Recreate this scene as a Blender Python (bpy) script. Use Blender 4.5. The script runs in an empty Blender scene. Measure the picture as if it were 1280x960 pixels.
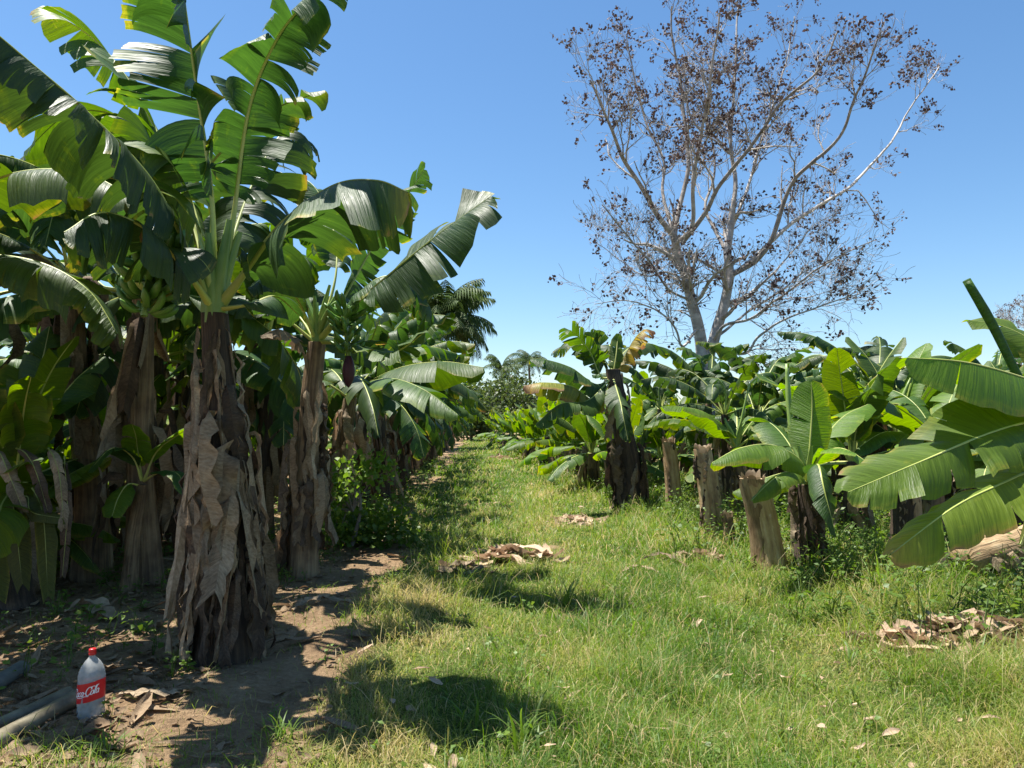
import bpy, math, random
import numpy as np
from math import sin, cos, pi, radians
from mathutils import Vector

C = bpy.context.scene.collection
scn = bpy.context.scene
F, H, HZ = 960.0, 1.5, 530.0            # focal length (px of the 1280 wide photo), eye height, horizon row
PITCH = math.atan((HZ - 480.0) / F)
FW = np.array([0, cos(PITCH), sin(PITCH)]); UP = np.array([0, -sin(PITCH), cos(PITCH)]); RT = np.array([1.0, 0, 0])
EYE = np.array([0, 0, H])
Z3 = np.array([0, 0, 1.0])

def P(px, py, Y):                        # point measured in the photograph at ground distance Y
    d = FW + RT * (px - 640) / F + UP * (480 - py) / F
    return EYE + d * (Y / d[1])

def G(px, py):                           # ground point under a photo position
    d = FW + RT * (px - 640) / F + UP * (480 - py) / F
    p = EYE + d * (-H / d[2])
    p[2] = gz(p[0], p[1])
    return p

def gz(x, y):
    return (0.035 * np.sin(x * 0.9 + 0.4 * np.sin(y * 0.5)) * np.sin(y * 0.7 + 1.0) + 0.02 * np.sin(x * 2.3 + y * 1.7)
            + 0.012 * np.sin(x * 5.1 - y * 3.3)) * 1.0

def unit(v):
    v = np.asarray(v, float)
    return v / np.maximum(np.linalg.norm(v, axis=-1, keepdims=True), 1e-9)

_rs = np.random.RandomState(11)
_K = _rs.normal(size=(24, 3)); _PH = _rs.uniform(0, 6.28, (24,))
def nz(p, f=1.0, s=0):                   # cheap smooth noise, about -1..1
    p = np.asarray(p, float) * f + s * 7.31
    r = 0
    for i in range(6):
        k = _K[(i + s * 5) % 24] * (1 + 0.6 * i)
        r = r + np.sin(p @ k + _PH[(i * 3 + s) % 24]) / (1 + 0.5 * i)
    return r / 2.4

def n2(x, y, f, s=0):
    return nz(np.stack([x, y, np.zeros_like(x)], -1), f, s)

# ------------------------------------------------------------------ mesh building
class MB:
    def __init__(self): self.V = []; self.A = []; self.D = []; self.Fc = []; self.M = []; self.n = 0
    def grid(self, p, luv=None, dat=None, mi=0):
        p = np.asarray(p, float); r, c = p.shape[:2]
        self.V.append(p.reshape(-1, 3))
        self.A.append(np.zeros((r * c, 3)) if luv is None else np.asarray(luv, float).reshape(-1, 3))
        self.D.append(np.zeros((r * c, 3)) if dat is None else np.broadcast_to(np.asarray(dat, float), (r, c, 3)).reshape(-1, 3))
        i = (np.arange(r - 1)[:, None] * c + np.arange(c - 1)[None, :]).reshape(-1) + self.n
        self.Fc.append(np.stack([i, i + 1, i + c + 1, i + c], -1)); self.M.append(np.full(len(i), mi))
        self.n += r * c
    def add(self, o, off=(0, 0, 0), mi=None):
        for v, a, d, f, m in zip(o.V, o.A, o.D, o.Fc, o.M):
            self.V.append(v + np.asarray(off)); self.A.append(a); self.D.append(d)
            self.M.append(m if mi is None else np.full(len(m), mi))
        base = self.n
        for f in o.Fc: self.Fc.append(f + base)
        self.n += o.n
    def mesh(self, name, mats):
        v = np.concatenate(self.V); f = np.concatenate(self.Fc); mi = np.concatenate(self.M)
        me = bpy.data.meshes.new(name)
        me.vertices.add(len(v)); me.vertices.foreach_set('co', v.astype(np.float32).ravel())
        me.loops.add(f.size); me.loops.foreach_set('vertex_index', f.astype(np.int32).ravel())
        me.polygons.add(len(f)); me.polygons.foreach_set('loop_start', (np.arange(len(f)) * f.shape[1]).astype(np.int32))
        me.polygons.foreach_set('material_index', mi.astype(np.int32))
        me.polygons.foreach_set('use_smooth', np.ones(len(f), bool))
        a = me.attributes.new('luv', 'FLOAT_VECTOR', 'POINT'); a.data.foreach_set('vector', np.concatenate(self.A).astype(np.float32).ravel())
        a = me.attributes.new('dat', 'FLOAT_VECTOR', 'POINT'); a.data.foreach_set('vector', np.concatenate(self.D).astype(np.float32).ravel())
        for m in (mats if isinstance(mats, (list, tuple)) else [mats]): me.materials.append(m)
        me.update(calc_edges=True); me.validate()
        return me
    def obj(self, name, mats, parent=None, loc=None):
        o = bpy.data.objects.new(name, self.mesh(name, mats)); C.objects.link(o)
        if parent is not None: o.parent = parent
        if loc is not None: o.location = loc
        return o

def tag(o, label=None, cat=None, group=None, kind=None):
    if label: o['label'] = label
    if cat: o['category'] = cat
    if group: o['group'] = group
    if kind: o['kind'] = kind
    return o

def empty(name, loc, label, cat, group=None):
    o = bpy.data.objects.new(name, None); C.objects.link(o); o.location = loc; o.empty_display_size = 0.2
    return tag(o, label, cat, group)

def copy_tree(o, parent=None):
    c = o.copy(); C.objects.link(c); c.parent = parent
    for ch in list(o.children): copy_tree(ch, c)
    return c

def spline(pts, n):
    p = np.asarray(pts, float)
    if len(p) == 2: return p[0] + (p[1] - p[0]) * np.linspace(0, 1, n)[:, None]
    q = np.vstack([2 * p[0] - p[1], p, 2 * p[-1] - p[-2]])
    out = []
    m = len(p) - 1
    dense = 24
    for i in range(m):
        t = np.linspace(0, 1, dense, endpoint=(i == m - 1))[:, None]
        a, b, c, d = q[i], q[i + 1], q[i + 2], q[i + 3]
        out.append(0.5 * (2 * b + (c - a) * t + (2 * a - 5 * b + 4 * c - d) * t ** 2 + (3 * b - a - 3 * c + d) * t ** 3))
    o = np.concatenate(out)
    s = np.concatenate([[0], np.cumsum(np.linalg.norm(np.diff(o, axis=0), axis=1))])
    u = np.linspace(0, s[-1], n)
    return np.stack([np.interp(u, s, o[:, k]) for k in range(3)], -1)

def tube(mb, path, rad, sides=8, mi=0, dat=None, flat=1.0, cap=False):
    p = np.asarray(path, float); n = len(p)
    r = np.asarray(rad, float) * np.ones(n)
    t = unit(np.gradient(p, axis=0))
    ref = np.array([0.31, 0.2, 0.93]) if abs(t[:, 2]).mean() < 0.8 else np.array([0.95, 0.3, 0.05])
    a = unit(np.cross(t, ref)); b = np.cross(t, a)
    if cap:
        p = np.vstack([p[:1], p, p[-1:]]); r = np.concatenate([[0.0005], r, [0.0005]])
        a = np.vstack([a[:1], a, a[-1:]]); b = np.vstack([b[:1], b, b[-1:]]); n += 2
    th = np.linspace(0, 2 * pi, sides + 1)
    g = p[:, None] + r[:, None, None] * (np.cos(th)[None, :, None] * a[:, None] + flat * np.sin(th)[None, :, None] * b[:, None])
    luv = np.stack([np.broadcast_to(np.linspace(0, 1, n)[:, None], (n, sides + 1)), np.broadcast_to(th[None] / 6.283, (n, sides + 1)), np.zeros((n, sides + 1))], -1)
    mb.grid(g, luv, dat, mi)

# ------------------------------------------------------------------ materials
def nodes(name):
    m = bpy.data.materials.new(name); m.use_nodes = True
    nt = m.node_tree; nt.nodes.clear()
    return m, nt
def N(nt, typ, **kw):
    n = nt.nodes.new(typ)
    for k, v in kw.items():
        if k in n.bl_rna.properties.keys(): setattr(n, k, v)
        else: n.inputs[k].default_value = v
    return n
def L(nt, a, b): nt.links.new(a, b)
def ramp(nt, fac, stops):
    r = nt.nodes.new('ShaderNodeValToRGB')
    e = r.color_ramp.elements
    while len(e) < len(stops): e.new(0.5)
    for x, (p, c) in zip(e, stops): x.position = p; x.color = (*c, 1)
    L(nt, fac, r.inputs[0]); return r.outputs[0]
def math_(nt, op, a, b=None, c=None):
    n = nt.nodes.new('ShaderNodeMath'); n.operation = op
    for i, v in enumerate((a, b, c)):
        if v is None: continue
        if isinstance(v, (int, float)): n.inputs[i].default_value = v
        else: L(nt, v, n.inputs[i])
    return n.outputs[0]
def attr(nt, name):
    a = nt.nodes.new('ShaderNodeAttribute'); a.attribute_name = name
    s = nt.nodes.new('ShaderNodeSeparateXYZ'); L(nt, a.outputs['Vector'], s.inputs[0]); return s.outputs
def hsv(nt, col, h=0.5, s=1.0, v=1.0):
    n = nt.nodes.new('ShaderNodeHueSaturation')
    for k, x in (('Hue', h), ('Saturation', s), ('Value', v)):
        if isinstance(x, (int, float)): n.inputs[k].default_value = x
        else: L(nt, x, n.inputs[k])
    L(nt, col, n.inputs['Color']); return n.outputs[0]
def maprange(nt, v, a, b, c, d):
    n = nt.nodes.new('ShaderNodeMapRange'); L(nt, v, n.inputs[0])
    for i, x in enumerate((a, b, c, d)): n.inputs[i + 1].default_value = x
    return n.outputs[0]
def noise(nt, vec, scale, detail=3, rough=0.55):
    n = nt.nodes.new('ShaderNodeTexNoise'); n.inputs['Scale'].default_value = scale; n.inputs['Detail'].default_value = detail; n.inputs['Roughness'].default_value = rough
    if vec is not None: L(nt, vec, n.inputs['Vector'])
    return n.outputs['Fac']
def comb(nt, x, y, z):
    c = nt.nodes.new('ShaderNodeCombineXYZ')
    for i, v in enumerate((x, y, z)):
        if isinstance(v, (int, float)): c.inputs[i].default_value = v
        else: L(nt, v, c.inputs[i])
    return c.outputs[0]
def surf(nt, col, rough=0.6, spec=0.5, trans=0.0, tcol=None, bump=None, bs=0.3, bd=0.01, **kw):
    p = nt.nodes.new('ShaderNodeBsdfPrincipled'); out = nt.nodes.new('ShaderNodeOutputMaterial')
    if isinstance(col, tuple): p.inputs['Base Color'].default_value = (*col, 1)
    else: L(nt, col, p.inputs['Base Color'])
    if isinstance(rough, (int, float)): p.inputs['Roughness'].default_value = rough
    else: L(nt, rough, p.inputs['Roughness'])
    p.inputs['Specular IOR Level'].default_value = spec
    for k, v in kw.items(): p.inputs[k].default_value = v
    b = None
    if bump is not None:
        b = nt.nodes.new('ShaderNodeBump'); b.inputs['Strength'].default_value = bs; b.inputs['Distance'].default_value = bd
        L(nt, bump, b.inputs['Height']); L(nt, b.outputs[0], p.inputs['Normal'])
    if trans:
        t = nt.nodes.new('ShaderNodeBsdfTranslucent'); mx = nt.nodes.new('ShaderNodeMixShader'); mx.inputs[0].default_value = trans
        if isinstance(tcol, tuple): t.inputs[0].default_value = (*tcol, 1)
        else: L(nt, tcol, t.inputs[0])
        if b: L(nt, b.outputs[0], t.inputs['Normal'])
        L(nt, p.outputs[0], mx.inputs[1]); L(nt, t.outputs[0], mx.inputs[2]); L(nt, mx.outputs[0], out.inputs[0])
    else: L(nt, p.outputs[0], out.inputs[0])

def leaf_material(name, g0, g1, tr, tgain=2.6, edge=0.25, rough=0.42):
    m, nt = nodes(name)
    t, u, r = attr(nt, 'luv')[:3]; dry, sr, sd = attr(nt, 'dat')[:3]
    oi = nt.nodes.new('ShaderNodeObjectInfo').outputs['Random']
    v = comb(nt, math_(nt, 'MULTIPLY', t, 90.0), math_(nt, 'MULTIPLY', u, 1.2), math_(nt, 'MULTIPLY', math_(nt, 'ADD', sr, sd), 9.0))
    st = noise(nt, v, 1.0, 3, 0.6)
    v2 = comb(nt, math_(nt, 'MULTIPLY', t, 14.0), math_(nt, 'MULTIPLY', u, 5.0), math_(nt, 'MULTIPLY_ADD', oi, 40.0, sd))
    bl = noise(nt, v2, 1.0, 5, 0.65)
    e = maprange(nt, u, 0.72, 1.0, 0.0, edge)
    e2 = maprange(nt, math_(nt, 'ADD', math_(nt, 'MULTIPLY', sr, 0.18), math_(nt, 'MULTIPLY', bl, 0.5)), 0.30, 0.62, 0.0, 1.0)
    d = math_(nt, 'ADD', dry, math_(nt, 'MULTIPLY', e, math_(nt, 'MULTIPLY', e2, 2.6)))
    d = math_(nt, 'ADD', d, maprange(nt, bl, 0.60, 0.76, 0.0, 0.30))
    fac = math_(nt, 'ADD', d, math_(nt, 'MULTIPLY', math_(nt, 'SUBTRACT', st, 0.5), 0.12))
    col = ramp(nt, fac, [(0.0, g0), (0.22, g1), (0.42, (0.22, 0.22, 0.03)), (0.58, (0.30, 0.21, 0.06)), (0.72, (0.22, 0.13, 0.06)), (1.0, (0.16, 0.095, 0.05))])
    val = math_(nt, 'MULTIPLY', maprange(nt, st, 0.25, 0.75, 0.72, 1.28), maprange(nt, oi, 0, 1, 0.8, 1.25))
    col = hsv(nt, col, maprange(nt, oi, 0, 1, 0.488, 0.508), 1.0, val)
    tc = hsv(nt, col, 0.488, 1.12, tgain)
    rg = maprange(nt, st, 0.3, 0.7, rough - 0.07, rough + 0.1)
    surf(nt, col, rg, 0.42, tr, tc, st, 0.7, 0.014)
    return m

M = {}
M['leaf'] = leaf_material('banana_leaf_green', (0.046, 0.098, 0.012), (0.095, 0.150, 0.016), 0.36, 2.1, 0.4, 0.5)
M['leaf_dark'] = leaf_material('banana_leaf_mature', (0.028, 0.066, 0.013), (0.056, 0.102, 0.015), 0.33, 2.1, 0.42, 0.5)
M['leaf_fresh'] = leaf_material('banana_leaf_fresh', (0.080, 0.150, 0.012), (0.140, 0.195, 0.018), 0.42, 2.3, 0.42, 0.5)
M['leaf_old'] = leaf_material('banana_leaf_yellowing', (0.085, 0.10, 0.016), (0.14, 0.14, 0.022), 0.30, 2.2, 0.4, 0.5)

def simple_stripe(name, stops, rough, su, sv, tr=0.0, bs=0.5, bd=0.015, spec=0.3, usepos=False, tg=1.6):
    m, nt = nodes(name)
    t, u, r = attr(nt, 'luv')[:3]; dry, sr, sd = attr(nt, 'dat')[:3]
    oi = nt.nodes.new('ShaderNodeObjectInfo').outputs['Random']
    v = comb(nt, math_(nt, 'MULTIPLY', t, su), math_(nt, 'MULTIPLY', u, sv), math_(nt, 'MULTIPLY_ADD', oi, 30.0, math_(nt, 'MULTIPLY', sr, 9.0)))
    a = noise(nt, v, 1.0, 5, 0.62)
    tc = nt.nodes.new('ShaderNodeTexCoord')
    b = noise(nt, tc.outputs['Object'], 5.0, 4, 0.6)
    f = math_(nt, 'ADD', math_(nt, 'MULTIPLY', a, 0.55), math_(nt, 'MULTIPLY', b, 0.45))
    f = math_(nt, 'ADD', f, math_(nt, 'MULTIPLY', math_(nt, 'SUBTRACT', sr, 0.5), 0.16))
    f = maprange(nt, f, 0.28, 0.72, 0.0, 1.0)
    col = ramp(nt, f, stops)
    col = hsv(nt, col, 0.5, 1.0, maprange(nt, oi, 0, 1, 0.8, 1.25))
    surf(nt, col, rough, spec, tr, hsv(nt, col, 0.49, 1.1, tg) if tr else None, a, bs, bd)
    return m
M['dry'] = simple_stripe('dry_leaf_brown', [(0, (0.075, 0.052, 0.032)), (0.4, (0.20, 0.148, 0.092)), (0.75, (0.33, 0.255, 0.17)), (1, (0.44, 0.36, 0.25))], 0.75, 60, 2.5, 0.14)
M['tan'] = simple_stripe('dry_leaf_tan', [(0, (0.09, 0.055, 0.03)), (0.4, (0.21, 0.14, 0.08)), (0.75, (0.32, 0.23, 0.14)), (1, (0.42, 0.32, 0.21))], 0.75, 60, 2.5, 0.14)
M['dry_dark'] = simple_stripe('dry_leaf_dark', [(0, (0.03, 0.022, 0.016)), (0.5, (0.085, 0.058, 0.038)), (1, (0.19, 0.13, 0.085))], 0.8, 60, 2.5, 0.12)
M['straw'] = simple_stripe('dry_leaf_pale', [(0, (0.20, 0.13, 0.08)), (0.5, (0.40, 0.29, 0.19)), (1, (0.55, 0.44, 0.31))], 0.75, 40, 3, 0.15)
M['trunk'] = simple_stripe('banana_stem_fibrous', [(0, (0.045, 0.03, 0.02)), (0.35, (0.13, 0.085, 0.05)), (0.65, (0.26, 0.18, 0.10)), (1, (0.36, 0.27, 0.16))], 0.7, 3.5, 30.0, 0, 1.0, 0.03)
M['trunk_dark'] = simple_stripe('banana_stem_dark', [(0, (0.02, 0.015, 0.012)), (0.5, (0.06, 0.042, 0.03)), (0.8, (0.12, 0.08, 0.05)), (1, (0.24, 0.15, 0.08))], 0.75, 3.5, 30.0, 0, 1.0, 0.03)
M['trunk_red'] = simple_stripe('banana_stem_cut', [(0, (0.07, 0.045, 0.025)), (0.3, (0.24, 0.15, 0.08)), (0.6, (0.40, 0.28, 0.15)), (1, (0.54, 0.43, 0.28))], 0.65, 2.2, 26.0, 0, 1.0, 0.03)
M['petiole'] = simple_stripe('petiole_green', [(0, (0.09, 0.17, 0.03)), (0.5, (0.17, 0.26, 0.055)), (1, (0.26, 0.33, 0.09))], 0.45, 2.0, 6.0, 0, 0.2, 0.01, 0.5)
M['rib'] = simple_stripe('midrib_pale', [(0, (0.24, 0.30, 0.06)), (0.5, (0.36, 0.40, 0.10)), (1, (0.46, 0.46, 0.16))], 0.45, 3.0, 2.0, 0, 0.2, 0.005, 0.5)
M['fruit'] = simple_stripe('green_banana', [(0, (0.045, 0.115, 0.015)), (0.5, (0.075, 0.17, 0.022)), (1, (0.12, 0.22, 0.035))], 0.42, 2.0, 3.0, 0, 0.15, 0.004, 0.5)
M['bud'] = simple_stripe('banana_flower_purple', [(0, (0.02, 0.007, 0.012)), (1, (0.06, 0.016, 0.028))], 0.5, 2.0, 3.0)
M['bark'] = simple_stripe('pale_grey_bark', [(0, (0.13, 0.11, 0.095)), (0.4, (0.30, 0.27, 0.245)), (0.75, (0.46, 0.43, 0.40)), (1, (0.56, 0.53, 0.50))], 0.85, 30, 2.0, 0, 0.7, 0.05)
M['wood'] = simple_stripe('weathered_pole', [(0, (0.10, 0.08, 0.06)), (1, (0.28, 0.23, 0.18))], 0.85, 2, 10)
M['pod'] = simple_stripe('brown_seed_pod', [(0, (0.045, 0.028, 0.027)), (0.6, (0.105, 0.068, 0.060)), (1, (0.19, 0.13, 0.115))], 0.7, 3, 3, 0.12)
M['palm'] = simple_stripe('palm_frond_green', [(0, (0.03, 0.055, 0.015)), (0.6, (0.06, 0.10, 0.028)), (1, (0.13, 0.16, 0.06))], 0.6, 10, 3, 0.25, 0.2, 0.01, 0.2, tg=2.0)
M['palm_trunk'] = simple_stripe('palm_trunk_grey', [(0, (0.10, 0.085, 0.07)), (1, (0.26, 0.23, 0.2))], 0.85, 40, 2)
M['bush'] = simple_stripe('bush_foliage', [(0, (0.03, 0.05, 0.014)), (0.5, (0.055, 0.085, 0.02)), (1, (0.11, 0.13, 0.04))], 0.5, 3, 3, 0.3, 0.1, 0.01, 0.4, tg=2.0)
M['weed'] = simple_stripe('weed_leaf', [(0, (0.04, 0.085, 0.012)), (0.5, (0.085, 0.15, 0.02)), (1, (0.16, 0.22, 0.04))], 0.5, 3, 3, 0.35, 0.1, 0.005, 0.4, tg=2.2)
M['grassy'] = simple_stripe('tall_grass_blade', [(0, (0.06, 0.13, 0.015)), (0.6, (0.12, 0.20, 0.03)), (1, (0.20, 0.26, 0.06))], 0.5, 3, 2, 0.4, 0.1, 0.004, 0.4, tg=1.9)

def grass_material():
    m, nt = nodes('grass_blades')
    t, u, r = attr(nt, 'luv')[:3]; dry, sr, sd = attr(nt, 'dat')[:3]
    f = math_(nt, 'ADD', dry, math_(nt, 'MULTIPLY', math_(nt, 'SUBTRACT', sr, 0.5), 0.25))
    col = ramp(nt, f, [(0, (0.058, 0.128, 0.014)), (0.3, (0.120, 0.200, 0.022)), (0.5, (0.21, 0.25, 0.045)), (0.7, (0.36, 0.30, 0.12)), (1, (0.50, 0.39, 0.22))])
    surf(nt, col, 0.5, 0.35, 0.4, hsv(nt, col, 0.495, 1.1, 1.7))
    return m
M['grass'] = grass_material()

def ground_material():
    m, nt = nodes('soil_and_turf')
    dat = attr(nt, 'dat'); g = dat[0]
    pos = nt.nodes.new('ShaderNodeTexCoord').outputs['Object']
    n1 = noise(nt, pos, 1.4, 5, 0.6); n2_ = noise(nt, pos, 22.0, 5, 0.7); n3 = noise(nt, pos, 90.0, 3, 0.7)
    soil = ramp(nt, math_(nt, 'ADD', math_(nt, 'MULTIPLY', n1, 0.5), math_(nt, 'MULTIPLY', n2_, 0.5)),
                [(0.3, (0.14, 0.09, 0.05)), (0.5, (0.30, 0.20, 0.113)), (0.62, (0.42, 0.295, 0.175)), (0.75, (0.52, 0.385, 0.24))])
    turf = ramp(nt, math_(nt, 'ADD', math_(nt, 'MULTIPLY', n2_, 0.6), math_(nt, 'MULTIPLY', n1, 0.4)),
                [(0.35, (0.045, 0.082, 0.014)), (0.5, (0.09, 0.13, 0.025)), (0.65, (0.16, 0.17, 0.05))])
    mx = nt.nodes.new('ShaderNodeMix'); mx.data_type = 'RGBA'
    L(nt, maprange(nt, math_(nt, 'ADD', g, math_(nt, 'MULTIPLY', math_(nt, 'SUBTRACT', n2_, 0.5), 0.7)), 0.3, 0.7, 0, 1), mx.inputs[0])
    L(nt, soil, mx.inputs[6]); L(nt, turf, mx.inputs[7])
    h = math_(nt, 'ADD', math_(nt, 'MULTIPLY', n2_, 0.7), math_(nt, 'MULTIPLY', n3, 0.3))
    surf(nt, mx.outputs[2], 0.95, 0.15, 0, None, h, 1.0, 0.09)
    return m
M['ground'] = ground_material()

# ------------------------------------------------------------------ world, sun, camera
SUN_EL = 71.0
sun_h = unit(np.array([-0.90, 0.44]))                      # horizontal direction towards the sun (far left)
w = bpy.data.worlds.new('World'); scn.world = w; w.use_nodes = True
nt = w.node_tree; nt.nodes.clear()
sky = nt.nodes.new('ShaderNodeTexSky'); sky.sky_type = 'NISHITA'; sky.sun_disc = False
sky.sun_elevation = radians(SUN_EL); sky.sun_rotation = math.atan2(sun_h[0], sun_h[1])
sky.air_density = 1.0; sky.dust_density = 0.35; sky.ozone_density = 3.5; sky.altitude = 0
bg = nt.nodes.new('ShaderNodeBackground'); bg.inputs[1].default_value = 0.080
wo = nt.nodes.new('ShaderNodeOutputWorld')
L(nt, hsv(nt, sky.outputs[0], 0.497, 1.15, 0.93), bg.inputs[0]); L(nt, bg.outputs[0], wo.inputs[0])
sl = bpy.data.lights.new('sun', 'SUN'); sl.energy = 5.0; sl.angle = radians(0.53); sl.color = (1.0, 0.955, 0.88)
so = bpy.data.objects.new('sun', sl); C.objects.link(so); so.location = (-20, 15, 40)
sv = Vector((sun_h[0] * cos(radians(SUN_EL)), sun_h[1] * cos(radians(SUN_EL)), sin(radians(SUN_EL))))
so.rotation_euler = sv.to_track_quat('Z', 'Y').to_euler()
cd = bpy.data.cameras.new('camera'); cam = bpy.data.objects.new('camera', cd); C.objects.link(cam)
cd.sensor_width = 36; cd.lens = 36 * F / 1280; cd.clip_end = 3000; cd.clip_start = 0.05
cam.location = EYE; cam.rotation_euler = (radians(90) + PITCH, 0, 0); scn.camera = cam
scn.view_settings.view_transform = 'Standard'; scn.view_settings.look = 'None'; scn.view_settings.exposure = 1.27; scn.view_settings.gamma = 1.0
scn.view_settings.use_curve_mapping = False
scn.cycles.max_bounces = 8; scn.cycles.diffuse_bounces = 4; scn.cycles.glossy_bounces = 2; scn.cycles.transmission_bounces = 6; scn.cycles.transparent_max_bounces = 6

# ------------------------------------------------------------------ ground
def left_edge(y):  return np.where(y < 9, -0.98 + 0.0 * y, -0.98 - 0.15 * (np.minimum(y, 14) - 9)) - 0.036 * np.maximum(y - 9, 0)
def right_edge(y): return 3.1 - 0.083 * y + 0.25
def grass_mask(x, y):
    a = x - left_edge(y) + 0.38 * n2(x, y, 0.9, 1) + 0.26 * n2(x, y, 3.1, 2)
    m = np.clip(a / 0.5 + 0.5, 0, 1)
    # thin turf at the very front left, beside the bottle
    f = np.clip(1 - np.abs(y - 3.3) / 0.5, 0, 1) * np.clip((x + 2.6) / 0.4, 0, 1) * (0.35 + 0.4 * n2(x, y, 2.2, 3))
    m = np.maximum(m, np.clip(f, 0, 0.5))
    rr = np.clip((x - right_edge(y) - 1.6) / 1.2, 0, 1)
    worn = np.clip(n2(x, y, 1.6, 4) * 1.2 + .5 * n2(x, y, 5.0, 1) - .62, 0, 1) * np.clip(1 - np.abs(x - left_edge(y) - 1.1) / 1.4, 0, 1)
    return m * (1 - 0.55 * rr) * (1 - .8 * np.clip(worn * 2.2, 0, 1))

def axis(lo, hi, step, far):
    c = list(np.arange(lo, hi + 1e-6, step)); s = step
    a, b = c[0], c[-1]; left, right = [], []
    while a > -far: s *= 1.28; a -= s; left.append(a)
    s = step
    while b < far: s *= 1.28; b += s; right.append(b)
    return np.array(left[::-1] + c + right)
gx, gy = axis(-7, 7, 0.085, 900), axis(1.5, 24, 0.085, 900)
X, Y = np.meshgrid(gx, gy, indexing='ij')
near = np.exp(-((np.maximum(np.hypot(X, Y - 8) - 25, 0)) / 20) ** 2)
Zg = gz(X, Y) * near
soilbump = (1 - grass_mask(X, Y)) * near * (0.012 * n2(X, Y, 6.0, 1) + 0.007 * n2(X, Y, 14.0, 2))
mb = MB()
gm = grass_mask(X, Y)
mb.grid(np.stack([X, Y, Zg + soilbump], -1), None, np.stack([gm, gm, gm], -1))
tag(mb.obj('ground', M['ground']), kind='structure')

# ------------------------------------------------------------------ grass (one object: nobody could count the blades)
def blades(name, xs, ys, hts, wds, dry, seed, mat, label, bend=(0.5, 1.4), lean=0.5):
    rs = np.random.RandomState(seed); n = len(xs)
    base = np.stack([xs, ys, gz(xs, ys) - 0.004], -1)
    az = rs.uniform(0, 2 * pi, n); dirh = np.stack([np.cos(az), np.sin(az), 0 * az], -1)
    side = np.stack([-np.sin(az), np.cos(az), 0 * az], -1)
    tw = rs.uniform(-0.9, 0.9, n); side = side * np.cos(tw)[:, None] + dirh * np.sin(tw)[:, None]
    ln = rs.uniform(0.05, lean, n); bd = rs.uniform(*bend, n)
    V = []; lv = []
    p = base.copy(); ang = ln
    ts = [0, 0.4, 0.75, 1.0]
    for i, t in enumerate(ts):
        wd = wds * (1.0, 0.85, 0.5, 0.0)[i]
        if i:
            seg = (ts[i] - ts[i - 1]) * hts
            p = p + seg[:, None] * (dirh * np.sin(ang)[:, None] + Z3 * np.cos(ang)[:, None]); ang = ang + bd * (ts[i] - ts[i - 1]) * 1.1
        if i < 3: V += [p - side * wd[:, None] / 2, p + side * wd[:, None] / 2]; lv += [t, t]
        else: V.append(p); lv.append(t)
    V = np.stack(V, 1)                                   # n,7,3
    k = np.arange(n)[:, None] * 7
    tri = np.stack([[0, 1, 3], [0, 3, 2], [2, 3, 5], [2, 5, 4], [4, 5, 6]])
    f = (k[:, None, :] + tri[None]).reshape(-1, 3)
    b = MB(); b.V = [V.reshape(-1, 3)]; b.n = n * 7
    lv = np.array(lv); A = np.zeros((n, 7, 3)); A[:, :, 0] = lv; b.A = [A.reshape(-1, 3)]
    D = np.zeros((n, 7, 3)); D[:, :, 0] = dry[:, None]; D[:, :, 1] = rs.uniform(0, 1, n)[:, None]; b.D = [D.reshape(-1, 3)]
    b.Fc = [f]; b.M = [np.zeros(len(f))]
    o = b.obj(name, mat); tag(o, label, 'grass', kind='stuff'); return o

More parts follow.
